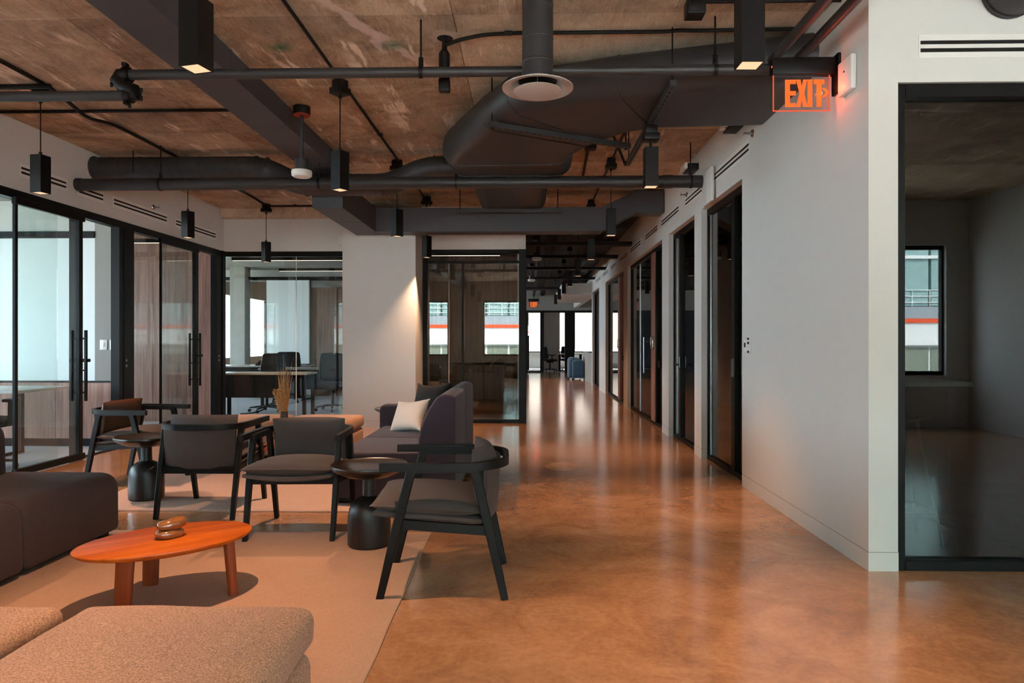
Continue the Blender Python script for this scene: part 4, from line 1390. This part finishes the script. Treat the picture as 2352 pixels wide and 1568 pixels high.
def make_armchair():
    """faces +Y, origin on the floor between the feet"""
    t = thing('armchair', 'x', 'armchair', group='black armchairs')
    for s_ in (-1, 1):
        for fy, ty in ((.305, .150), (-.305, -.160)):
            m = MB()
            m.beam([(s_ * .272, fy, 0), (s_ * .276, (fy * .45 + ty * .55), .36), (s_ * .278, ty, .632)], [.030, .034, .034], [.036, .046, .046], side=(1, 0, 0))
            bmesh.ops.bevel(m.bm, geom=[e for e in m.bm.edges], offset=.004, segments=1, affect='EDGES')
            m.build('leg', 'black', t)
        m = MB()
        m.beam(fillet([(s_ * .278, .158, .60), (s_ * .278, .142, .640), (s_ * .278, -.152, .640), (s_ * .278, -.168, .60)], .035, 5), .034, .036, side=(1, 0, 0))
        m.build('arm_support', 'black', t)
    # the bent arm and back rail: one U
    pts = [(-.300, .300, .652), (-.300, -.09, .652)]
    for k in range(1, 10):
        a = PI + (PI / 2) * k / 10
        pts.append((-.300 + .215 + .215 * math.cos(a), -.09 + .225 * math.sin(a), .652))
    pts += [(-.085, -.315, .652), (.085, -.315, .652)]
    for k in range(1, 10):
        a = -PI / 2 + (PI / 2) * k / 10
        pts.append((.300 - .215 + .215 * math.cos(a), -.09 + .225 * math.sin(a), .652))
    pts += [(.300, -.09, .652), (.300, .300, .652)]
    m = MB()
    m.beam(pts, .027, .040)
    bmesh.ops.bevel(m.bm, geom=[e for e in m.bm.edges if e.calc_face_angle(0) > R(50)], offset=.006, segments=2, affect='EDGES')
    m.build('arm_rail', 'black', t)
    # seat frame
    m = MB()
    m.beam([(-.255, .205, .372), (.255, .205, .372)], .026, .050)
    m.build('front_rail', 'black', t)
    m = MB()
    m.beam([(-.255, -.215, .335), (.255, -.215, .335)], .026, .050)
    m.build('rear_rail', 'black', t)
    for s_ in (-1, 1):
        m = MB()
        m.beam([(s_ * .268, .225, .372), (s_ * .268, -.235, .335)], .026, .046)
        m.build('side_rail', 'black', t)
    # upholstered seat pad: sagging sling, then the loose cushion
    m = MB()
    m.pillow(.55, .545, .030, p=4, q=.5, edge=.018, n=10, corner=.02, sag=.022)
    m.move((0, .068, .402), (R(4.5), 0, 0))
    m.build('seat_sling', 'chair_fabric', t)
    m = MB()
    m.pillow(.575, .56, .125, p=2.6, q=.50, n=16, corner=.03, low=.95)
    m.move((0, .075, .446), (R(3.5), 0, 0))
    m.jitter(.004, 5)
    m.build('seat_cushion', 'chair_fabric', t)
    # backrest: curved shell behind, loose cushion in front
    rings = []
    for z, yb, w_ in ((.345, -.232, .245), (.39, -.268, .255), (.52, -.278, .260), (.655, -.286, .262)):
        ring_o, ring_i = [], []
        for k in range(13):
            u = -1 + 2 * k / 12
            x = u * w_
            y = yb + .06 * abs(u) ** 2.6
            ring_o.append(Vector((x, y, z)))
            ring_i.append(Vector((x * .97, y + .022, z)))
        rings.append(ring_o + list(reversed(ring_i)))
    m = MB().loft(rings)
    m.build('back_shell', 'chair_fabric', t, ang=50)
    m = MB()
    m.pillow(.50, .33, .105, p=3.2, q=.55, n=16, corner=.02)
    for v in m.bm.verts:
        v.co.z -= .06 * (v.co.x / .25) ** 2      # wraps the sitter
    m.move((0, -.222, .570), (R(84), 0, 0))
    m.jitter(.003, 6, 3)
    m.build('back_cushion', 'chair_fabric', t)
    return t


ch = make_armchair()
ch['label'] = 'black armchair side-on at the rug edge, facing the orange table'
ch.location = (-.4285, 3.59, .001)
ch.rotation_euler = (0, 0, R(92.6))
dup(ch, (-1.508, 4.545, .001), R(182.2), 'black armchair facing the viewpoint across the orange table')
dup(ch, (-2.36, 5.075, .001), R(.5), 'black armchair turned with its grey back to the viewpoint')
c1 = dup(ch, (-3.50, 6.06, .001), R(-97), 'black armchair with a brown leather back cushion by the sliding doors')
for c in c1.children:
    if c.name.startswith('back_cushion'):
        c.data = c.data.copy()
        c.data.materials[0] = MT['brown_leather']
        c['label'] = 'brown leather back cushion'

# ------------------------------------------------------------------ round black side tables


def make_side_table():
    t = thing('side_table', 'x', 'side table', group='bottle shaped side tables')
    MB().lathe([(0, 0), (.122, 0), (.130, .012), (.131, .06), (.130, .14), (.127, .19), (.120, .225), (.106, .256), (.085, .279), (.062, .292), (.048, .297), (.042, .304), (.040, .33), (.040, .415), (0, .415)], 40).build('base', 'black_wood', t)
    MB().lathe([(0, .414), (.075, .414), (.14, .425), (.20, .452), (.232, .474), (.2355, .486), (.233, .495), (.226, .496), (.215, .490), (0, .490)], 52).build('table_top', 'dark_top', t)
    return t


st = make_side_table()
st['label'] = 'bottle shaped black side table between the facing and the side-on armchairs'
st.location = (-.975, 4.18, .0125)
dup(st, (-3.03, 5.36, .0145), .6, 'bottle shaped black side table beside the leather-backed armchair')
dup(st, (-1.50, 7.72, .0145), 1.2, 'round black side table mostly hidden behind the aubergine sofa')

# ------------------------------------------------------------------ oval orange coffee tables


def make_oval_table(label, loc, rz, a=.395, b=.262):
    t = thing('coffee_table', label, 'coffee table', loc, rz)
    rings = []
    n = 64
    for s_, z in ((.90, .268), (.97, .276), (1.0, .288), (1.0, .293), (.985, .297)):
        rings.append([Vector((a * s_ * math.cos(2 * PI * k / n), b * s_ * math.sin(2 * PI * k / n), z)) for k in range(n)])
    MB().loft(rings).build('table_top', 'orange_wood', t, ang=50)
    return t


ct = make_oval_table('oval orange wood coffee table standing on the front rug', (-1.745, 3.265, .0125), R(40))
legs = [(-1.865, 3.10, R(0), .085), (-1.935, 3.46, R(15), .082), (-1.452, 3.335, R(60), .05)]
Minv = (Matrix.Translation(Vector((-1.745, 3.265, 0))) @ Matrix.Rotation(R(40), 4, 'Z')).inverted()
for x, y, a, wd in legs:
    p = Minv @ Vector((x, y, 0))
    q = Vector((p.x * .93, p.y * .93, .270))
    m = MB()
    rings = []
    for f in (0, .5, 1):
        c = Vector((p.x, p.y, 0)).lerp(q, f)
        wr, tr = wd / 2 * (.92 + .08 * f), .021 * (.9 + .1 * f)
        ring = []
        for k in range(16):
            u = 2 * PI * k / 16
            cx = abs(math.cos(u)) ** .5 * math.copysign(1, math.cos(u)) * wr
            cy = abs(math.sin(u)) ** .8 * math.copysign(1, math.sin(u)) * tr
            an = a - R(40)
            ring.append(c + Vector((cx * math.cos(an) - cy * math.sin(an), cx * math.sin(an) + cy * math.cos(an), 0)))
        rings.append(ring)
    m.loft(rings)
    m.build('leg', 'leg_wood', ct, ang=50)
for (x0, y0, *_), (x1, y1, *_) in zip(legs, legs[1:] + legs[:1]):
    p, q = Minv @ Vector((x0, y0, 0)), Minv @ Vector((x1, y1, 0))
    MB().beam([(p.x * .88, p.y * .88, .255), (q.x * .88, q.y * .88, .255)], .022, .028).build('cross_rail', 'leg_wood', ct)
ct2 = make_oval_table('second oval orange wood table seen between the two back armchairs', (-2.24, 6.35, .0145), R(20), .40, .28)
for x, y in ((-.26, .05), (.26, .08), (.02, -.2)):
    MB().tube([(x, y, 0), (x * .9, y * .9, .272)], [.026, .030], 12).build('leg', 'leg_wood', ct2)
# glazed ornament: two stacked hand like slabs
t = thing('ornament', 'glossy bronze ornament of two stacked lobes on the orange table', 'ornament', (-1.735, 3.27, .310), R(42))


def lobe(L, W, H, loc, rot, seed):
    b = bmesh.new()
    bmesh.ops.create_uvsphere(b, u_segments=32, v_segments=18, radius=1.0)
    for v in b.verts:
        c = v.co
        sx = math.copysign(abs(c.x) ** .75, c.x)
        k = 1 - .18 * c.x
        v.co = Vector((sx * L, c.y * W * k, math.copysign(abs(c.z) ** .85, c.z) * H * (1 + .15 * c.x)))
        # finger grooves towards one end
        if c.x > -.3:
            v.co.z -= H * .28 * max(0, math.cos(c.y * 9)) * min(1, (c.x + .3) * 1.5) * max(0, c.z)
        v.co += mnoise.noise_vector(v.co * 22 + Vector((seed, 0, 0))) * .004
    m = MB()
    m._add(b, loc, rot)
    return m


lobe(.066, .042, .026, (0, 0, .021), (0, R(2), 0), 1).build('lower_lobe', 'resin', t, ang=60)
lobe(.070, .040, .030, (.010, .002, .064), (0, R(-4), R(4)), 5).build('upper_lobe', 'resin', t, ang=60)

# ------------------------------------------------------------------ tan wool ottomans and bench


def soft_block(w, d, z0, z1, r=.045, crown=.012, n=12, seed=0, jit=.004):
    """upholstered slab with rounded edges and a slightly crowned top"""
    b = bmesh.new()
    bmesh.ops.create_cube(b, size=1.0)
    bmesh.ops.scale(b, vec=(w, d, z1 - z0), verts=b.verts)
    bmesh.ops.bevel(b, geom=list(b.edges), offset=min(r, (z1 - z0) * .48), segments=5, profile=.5, affect='EDGES')
    bmesh.ops.translate(b, vec=(0, 0, (z0 + z1) / 2), verts=b.verts)
    es = [e for e in b.edges if e.calc_length() > .12]
    bmesh.ops.subdivide_edges(b, edges=es, cuts=n, use_grid_fill=True)
    for v in b.verts:
        c = v.co
        q = max(0, 1 - (2 * c.x / w) ** 2) * max(0, 1 - (2 * c.y / d) ** 2)
        f = (c.z - z0) / (z1 - z0)
        c.z += crown * q * f
        v.co += mnoise.noise_vector(c * 4 + Vector((seed, seed, 0))) * jit
    m = MB()
    m._add(b)
    return m


def make_ottoman(w=.74, d=.74):
    t = thing('ottoman', 'x', 'ottoman', group='tan wool ottomans')
    soft_block(w, d, .285, .415, .042, .020, seed=2, jit=.007).build('top_cushion', 'wool', t, ang=70)
    soft_block(w - .012, d - .012, .06, .290, .05, 0, 8, seed=5).build('base', 'wool', t, ang=70)
    for x in (-1, 1):
        for y in (-1, 1):
            MB().cyl((x * (w / 2 - .09), y * (d / 2 - .09), 0), (x * (w / 2 - .09), y * (d / 2 - .09), .068), .018, .022, 14).build('foot', 'black', t)
    return t


ot = make_ottoman()
ot['label'] = 'tan wool ottoman filling the lower foreground'
ot.location = (-1.035, 1.775, .0125)
dup(ot, (-1.835, 1.775, .0125), R(180), 'tan wool ottoman cut by the lower left corner')
dup(ot, (-3.02, 7.36, .0145), R(90), 'tan wool bench seat at the back, beside the walnut doorway')
dup(ot, (-2.215, 7.33, .0145), R(0), 'tan wool bench seat at the back, behind the facing armchair')

# ------------------------------------------------------------------ vase with dried grasses on the second table
t = thing('vase', 'small smoky vase on the second orange table', 'vase', (-2.30, 6.40, .3125))
MB().lathe([(0, 0), (.035, 0), (.045, .02), (.046, .12), (.040, .20), (.034, .27), (.036, .29), (.030, .29), (.028, .27), (.030, .24), (0, .24)], 28).build('body', 'vase', t)
t = thing('dried_grass', 'bunch of dried straw coloured grasses and seed heads standing in the vase', 'dried grass', (-2.30, 6.40, .55))
rnd = random.Random(11)
m = MB()
for k in range(110):
    a = rnd.uniform(0, 2 * PI)
    l_ = rnd.uniform(.22, .47)
    sp_ = rnd.uniform(.005, .075) * (l_ / .4)
    p0 = Vector((rnd.uniform(-.016, .016), rnd.uniform(-.016, .016), 0.006))
    p1 = p0 + Vector((math.cos(a) * (sp_ * .35 + .012), math.sin(a) * (sp_ * .35 + .012), l_ * .5))
    p2 = p0 + Vector((math.cos(a) * sp_, math.sin(a) * sp_, l_))
    m.tube([p0, p1, p2], [.0022, .0030, .0005], 4)
m.build('straw_stems', 'straw', t)['kind'] = 'stuff'
m = MB()
for k in range(16):
    a = rnd.uniform(0, 2 * PI)
    l_ = rnd.uniform(.42, .62)
    sp_ = rnd.uniform(.05, .19)
    m.tube([(0, 0, .15), (math.cos(a) * sp_ * .3, math.sin(a) * sp_ * .3, l_ * .6), (math.cos(a) * sp_, math.sin(a) * sp_, l_)], [.0016, .0016, .0005], 4)
m.build('thin_stalks', 'brown_leather', t)['kind'] = 'stuff'
m = MB()
for k in range(620):
    a = rnd.uniform(0, 2 * PI)
    h = rnd.uniform(.02, .26)
    rr = rnd.uniform(.1, 1) ** .6 * (.018 + .38 * h * (1.1 - h * 1.6))
    c = Vector((math.cos(a) * rr - .02, math.sin(a) * rr, h))
    s_ = rnd.uniform(.004, .0075)
    m.loft([[c + Vector((s_ * .2 * x, s_ * .2 * y, -s_)) for x, y in ((1, 0), (0, 1), (-1, 0), (0, -1))],
            [c + Vector((s_ * x, s_ * y, 0)) for x, y in ((1, 0), (0, 1), (-1, 0), (0, -1))],
            [c + Vector((s_ * .2 * x, s_ * .2 * y, s_)) for x, y in ((1, 0), (0, 1), (-1, 0), (0, -1))]])
    if k % 4 == 0:
        m.tube([(0, 0, .0), c], [.001, .0006], 3)
m.build('seed_heads', 'straw', t)['kind'] = 'stuff'

# ------------------------------------------------------------------ sofas


def extrude_profile(prof, y0, y1, soft=.018, k=3):
    """profile in XZ swept along Y with softened ends"""
    cx = sum(p[0] for p in prof) / len(prof)
    cz = sum(p[1] for p in prof) / len(prof)
    rings = []
    for f in range(k + 1):
        a = PI / 2 * f / k
        ins, y = soft * (1 - math.sin(a)), y0 + soft * (1 - math.cos(a))
        rings.append((ins, y))
    rings = rings + [(i_, y0 + y1 - y) for i_, y in reversed(rings)]
    m = MB()
    out = []
    for ins, y in rings:
        ring = []
        for x, z in prof:
            d = Vector((cx - x, cz - z))
            L = max(d.length, 1e-6)
            ring.append(Vector((x + d.x / L * ins, y, z + d.y / L * ins)))
        out.append(ring)
    m.loft(out)
    return m


def rounded(poly, radii, n=6):
    out = []
    N = len(poly)
    for i in range(N):
        a, b, c = (Vector(poly[i - 1]), Vector(poly[i]), Vector(poly[(i + 1) % N]))
        r = radii[i]
        d1, d2 = (a - b), (c - b)
        rr = min(r, d1.length * .495, d2.length * .495)
        if rr < 1e-4:
            out.append((b.x, b.y))
            continue
        p, q = b + d1.normalized() * rr, b + d2.normalized() * rr
        for k in range(n + 1):
            t = k / n
            v = p * (1 - t) ** 2 + b * 2 * t * (1 - t) + q * t * t
            out.append((v.x, v.y))
    return out


# aubergine sofa: faces the left, origin at its near rear corner
t = thing('sofa', 'aubergine wool sofa with two seat modules and a low far arm', 'sofa', (-.55, 5.18, .0145))
seat_p = rounded([(-.94, .05), (-.26, .05), (-.26, .395), (-.94, .395)], [.03, .0, .0, .07])
back_p = rounded([(-.30, .05), (0, .05), (0, .835), (-.13, .85), (-.285, .60)], [.0, .03, .05, .07, .22])
seat_p2 = seat_p
for i, (a, b) in enumerate(((.0, .86), (.865, 1.72))):
    extrude_profile(seat_p, a, b, .022).build('seat_module', 'sofa_purple', t, ang=50)
for i, (a, b) in enumerate(((0, .86), (.865, 1.72))):
    extrude_profile(back_p, a, b, .022).build('back_module', 'sofa_purple', t, ang=50)
arm_p = rounded([(-.96, .05), (-.05, .05), (-.05, .60), (-.96, .60)], [.03, 0, 0, .06])
extrude_profile(arm_p, 1.73, 1.92, .03).build('arm', 'sofa_purple', t, ang=50)
for x in (-.86, -.12):
    for y in (.10, 1.80):
        MB().bx(x - .05, x + .05, y - .05, y + .05, 0, .06, .004).build('foot', 'black', t)

# throw pillows leaning on its back
m = MB()
m.pillow(.46, .33, .15, p=2.4, q=.6, n=18, corner=.18)
m.jitter(.006, 7, 2)
o = m.build('throw_pillow', 'pillow_white', None, (-1.12, 6.45, .555), (R(64), R(-6), R(-38)), ang=80)
tag(o, 'oatmeal lumbar pillow leaning on the aubergine sofa', 'pillow')
m = MB()
m.pillow(.48, .47, .16, p=2.3, q=.6, n=18, corner=.18)
m.jitter(.008, 6, 5)
o = m.build('throw_pillow', 'pillow_black', None, (-.985, 6.86, .625), (R(70), R(-4), R(-35)), ang=80)
tag(o, 'dark suede square pillow behind the oatmeal one', 'pillow')

# dark brown sofa on the left, runs towards the viewpoint
t = thing('sofa', 'dark brown wool sofa along the left edge of the view', 'sofa', (-2.66, 4.40, .0125))
bseat = rounded([(-.72, .03), (0, .03), (0, .40), (-.72, .40)], [.0, .02, .12, .0], 8)
bback = rounded([(-1.05, .03), (-.70, .03), (-.70, .76), (-1.05, .76)], [.02, .0, .16, .16], 8)
for a, b in ((-.84, 0), (-1.70, -.845), (-2.56, -1.705)):
    extrude_profile(bseat, a, b, .04, 5).build('seat_module', 'sofa_brown', t, ang=60)
for a, b in ((-.84, -.0), (-1.70, -.845), (-2.56, -1.705)):
    extrude_profile(bback, a, b, .14, 7).build('back_module', 'sofa_brown', t, ang=60)
for x in (-.08, -.95):
    for y in (-.1, -1.3, -2.4):
        MB().bx(x - .04, x + .04, y - .04, y + .04, 0, .035).build('foot', 'black', t)

# ------------------------------------------------------------------ office furniture


def make_office_chair():
    t = thing('office_chair', 'x', 'office chair', group='black mesh office chairs')
    for k in range(5):
        a = 2 * PI * k / 5 + .3
        e = Vector((math.cos(a) * .30, math.sin(a) * .30, .075))
        MB().beam([(0, 0, .10), e * .5 + Vector((0, 0, .055)), e], [.045, .04, .028], [.035, .03, .022]).build('base_arm', 'black', t)
        MB().cyl(e + Vector((-math.sin(a) * .018, math.cos(a) * .018, -.047)), e + Vector((math.sin(a) * .018, -math.cos(a) * .018, -.047)), .028, seg=14).build('caster', 'black', t)
    MB().cyl((0, 0, .08), (0, 0, .40), .026, seg=14).build('gas_lift', 'black', t)
    MB().box((0, 0, .40), (.20, .26, .06), None, .015).build('tilt_box', 'black', t)
    m = MB().pillow(.50, .48, .07, p=4, q=.5, edge=.03, n=10, corner=.05)
    m.move((0, .03, .47)).build('seat', 'mesh_black', t)
    rings = []
    for k in range(9):
        z = .56 + .46 * k / 8
        y = -.20 - .03 * math.sin(k / 8 * PI) - .07 * (k / 8)
        w_ = .215 + .02 * math.sin(k / 8 * PI)
        ring = [Vector((u * w_, y + .035 * u * u, z)) for u in (-1, -.6, -.2, .2, .6, 1)] + [Vector((u * w_, y + .035 * u * u + .012, z)) for u in (1, .6, .2, -.2, -.6, -1)]
        rings.append(ring)
    MB().loft(rings).build('back_mesh', 'mesh_black', t, ang=50)
    loop = [(-.225, -.165, .56), (-.235, -.195, .80), (-.21, -.235, 1.03), (.21, -.235, 1.03), (.235, -.195, .80), (.225, -.165, .56), (0, -.21, .53), (-.225, -.165, .56)]
    MB().tube(fillet(loop, .05, 3), .013, 8).build('back_frame', 'black', t)
    MB().beam([(0, -.10, .41), (0, -.24, .46), (0, -.25, .75)], .06, .025, side=(1, 0, 0)).build('back_spine', 'black', t)
    for s_ in (-1, 1):
        MB().beam([(s_ * .10, 0, .42), (s_ * .28, -.02, .45), (s_ * .28, -.02, .67)], .03, .04, side=(0, 1, 0)).build('arm_post', 'black', t)
        MB().bx(s_ * .28 - .04, s_ * .28 + .04, -.14, .12, .67, .70, .01).build('arm_pad', 'black', t)
    return t


oc = make_office_chair()
oc['label'] = 'black mesh office chair right behind the back office glass and desk'
oc.location = (-4.66, 12.1, .006)
oc.rotation_euler = (0, 0, R(170))
for p, rz, lab in (((-3.55, 12.35, .006), 195, 'black mesh office chair near the column in the back office'),
                   ((-4.95, 14.0, .006), 20, 'black mesh office chair at the middle desk in the back office'),
                   ((-3.60, 14.75, .006), 200, 'black mesh office chair farthest back in the office'),
                   ((-5.32, 6.48, .006), 20, 'office chair behind the first sliding door'),
                   ((.93, 28.6, .006), -70, 'office chair at the table in the far room'),
                   ((1.7, 29.65, .006), 180, 'office chair behind the far table'),
                   ((2.15, 24.2, 0.0), 80, 'office chair beyond the low grey wall')):
    dup(oc, p, R(rz), lab)


def make_desk(label, loc, rz, L=1.6, D=.75, panel=True, mat='desk', h=.74, inset=.06):
    t = thing('desk', label, 'desk', loc, rz)
    MB().bx(-L / 2, L / 2, -D / 2, D / 2, h - .03, h, .004).build('desk_top', mat, t)
    for s_ in (-1, 1):
        for y in (-1, 1):
            x = s_ * (L / 2 - inset)
            MB().bx(x - .025, x + .025, y * (D / 2 - .07) - .025, y * (D / 2 - .07) + .025, 0, h - .03).build('leg', 'black', t)
        MB().bx(s_ * (L / 2 - inset) - .02, s_ * (L / 2 - inset) + .02, -D / 2 + .07, D / 2 - .07, .0, .03).build('foot_rail', 'black', t)
    if panel:
        MB().bx(-L / 2 + .04, L / 2 - .04, -D / 2 + .02, -D / 2 + .04, h - .40, h - .03).build('modesty_panel', 'black', t)
    return t


make_desk('desk with a black front panel just behind the back office glass', (-4.36, 11.28, .006), 0, 1.55, .58)
make_desk('grey topped desk in the middle of the back office', (-4.3, 13.3, .006), 0, 1.7, .75)
make_desk('grey topped desk near the walnut end of the back office', (-2.5, 13.9, .006), 0, 1.4, .75)
make_desk('long desk under the window of the back office', (-5.9, 14.7, .006), 0, 2.4, .7)
make_desk('white table in the first left office', (-6.08, 7.25, .006), 0, 1.75, .8, False, 'white', .75, .52)
make_desk('small table in the far room beside an office chair', (1.78, 28.75, .006), 0, 1.0, .8, False)
t = thing('desk_phone', 'small black desk phone on the window desk of the back office', 'phone', (-5.75, 14.62, .746))
MB().box((0, 0, .03), (.20, .20, .03), (R(18), 0, 0), .006).build('body', 'black', t)
MB().box((-.06, 0, .062), (.05, .20, .03), (R(18), 0, 0), .01).build('handset', 'black', t)
t = thing('power_cable', 'black floor cable looping from the first desk to the floor in the back office', 'cable', (-4.75, 11.75, .006))
MB().tube(fillet([(.55, .3, .45), (.35, .2, .25), (.1, .0, .03), (-.1, -.1, .012), (-.18, -.15, .012)], .12), .012, 8).build('cable', 'black', t)


def linear(label, loc, L, axis='x', z1=2.95):
    t = thing('linear_light', label, 'linear light', loc)
    h = z1 - loc[2]
    if axis == 'x':
        MB().bx(-L / 2, L / 2, -.03, .03, 0.004, .06).build('housing', 'black', t)
        MB().bx(-L / 2 + .01, L / 2 - .01, -.013, .013, 0, .004).build('diffuser', 'glow_lin', t)
        for s_ in (-.4, .4):
            MB().cyl((s_ * L, 0, .06), (s_ * L, 0, h), .003, seg=6).build('cable', 'black', t)
    else:
        MB().bx(-.03, .03, -L / 2, L / 2, 0.004, .06).build('housing', 'black', t)
        MB().bx(-.024, .024, -L / 2 + .01, L / 2 - .01, 0, .004).build('diffuser', 'glow_lin', t)
        for s_ in (-.4, .4):
            MB().cyl((0, s_ * L, .06), (0, s_ * L, h), .003, seg=6).build('cable', 'black', t)


linear('long linear light in the back office, nearer the glass', (-3.6, 11.9, 2.68), 3.2)
linear('long linear light in the back office, farther from the glass', (-3.4, 13.9, 2.70), 3.4)
linear('linear light inside the small glazed room', (-1.1, 11.3, 2.68), 1.3)
linear('linear light inside the second left office', (-6.2, 9.6, 2.66), 2.2)
linear('linear light inside the first left office', (-6.6, 6.2, 2.66), 2.2)
for p, lab in (((-3.9, 12.4, 2.95), 'white detector on the back office ceiling, left of the glass joint'), ((-3.1, 13.1, 2.95), 'white detector on the back office ceiling, right of the glass joint')):
    t = thing('smoke_detector', lab, 'smoke detector', p)
    MB().lathe([(0, -.045), (.035, -.045), (.055, -.035), (.062, -.01), (.07, -.01), (.07, 0), (0, 0)], 24).build('case', 'white', t)
    MB().lathe([(.056, -.03), (.060, -.026), (.060, -.018), (.056, -.014)], 24).build('vent_ring', 'diffuser', t)

# small glazed room: cabinet and stool top
t = thing('side_cabinet', 'dark low cabinet inside the small glazed room', 'cabinet', (-.75, 11.98, .0))
MB().bx(-.55, .5, -.22, .24, .06, .86, .004).build('body', 'wood_panel_dark', t)
for a, b in ((-.545, -.03), (-.02, .495)):
    MB().bx(a, b, -.238, -.22, .08, .84, .003).build('door', 'wood_panel_dark', t)
MB().bx(-.58, .53, -.25, .26, .86, .885, .003).build('worktop', 'dark_wall', t)
MB().bx(-.52, .47, -.18, .2, 0, .06).build('plinth', 'black', t)

# ------------------------------------------------------------------ meeting room behind the grey glass: high table and stool
t = thing('high_table', 'pale high table cut off by the wall in the meeting room', 'table', (2.55, 4.95, .006))
MB().bx(-.50, .40, -.36, .42, .955, .985, .004).build('table_top', 'white', t)
MB().bx(-.42, -.36, -.28, .34, 0, .955).build('panel_leg', 'black', t)
MB().bx(.28, .34, -.28, .34, 0, .955).build('panel_leg', 'black', t)
t = thing('bar_stool', 'black shell bar stool on thin grey legs behind the grey glass', 'bar stool', (2.34, 4.42, .006), R(-8))
rings = []
for k in range(7):
    f = k / 6
    z = .74 + .02 * (1 - f) + .14 * max(0, f - .55) / .45
    y = -.18 + .42 * f
    w_ = .20 * (1 - .2 * f)
    rings.append([Vector((u * w_, y, z + .05 * u * u)) for u in (-1, -.6, -.2, .2, .6, 1)] + [Vector((u * w_ * .96, y, z + .05 * u * u + .012)) for u in (1, .6, .2, -.2, -.6, -1)])
MB().loft(rings).build('seat_shell', 'mesh_black', t, ang=60)
for x in (-1, 1):
    for y in (-1, 1):
        MB().cyl((x * .10, y * .10, .755), (x * .21, y * .19, 0), .009, seg=10).build('leg', 'grey_wall', t)
for y in (-1, 1):
    MB().cyl((-.181, y * .163, .20), (.181, y * .163, .20), .007, seg=8).build('footrest', 'grey_wall', t)
for x in (-1, 1):
    MB().cyl((x * .181, -.163, .20), (x * .181, .163, .20), .007, seg=8).build('footrest', 'grey_wall', t)

# ------------------------------------------------------------------ far end
t = thing('lounge_chair', 'rounded blue upholstered lounge chair seen from behind at the corridor end', 'lounge chair', (1.64, 22.6, .0))
extrude_profile(rounded([(-.30, .05), (.16, .05), (.16, .70), (-.30, .76)], [.05, .05, .18, .16], 7), -.10, .62, .10, 5).build('back', 'blue_fabric', t, ang=60)
extrude_profile(rounded([(-.18, .06), (.22, .06), (.22, .66), (-.18, .66)], [.05, .05, .14, .14], 7), -.24, -.08, .06, 5).build('side_arm', 'blue_fabric', t, ang=60)
for x in (-.2, .12):
    for y in (-.05, .5):
        MB().cyl((x, y, 0), (x, y, .08), .014, seg=10).build('foot', 'steel', t)

# floor box cover near the facing armchair
t = thing('floor_box', 'small dark round floor outlet beside the black side table', 'floor outlet', (-.645, 4.66, .0))
MB().lathe([(0, 0), (.085, 0), (.085, .004), (.078, .006), (0, .006)], 36).build('cover', 'black', t)
MB().lathe([(0, .006), (.052, .006), (.05, .008), (0, .008)], 30).build('lid', 'mesh_black', t)
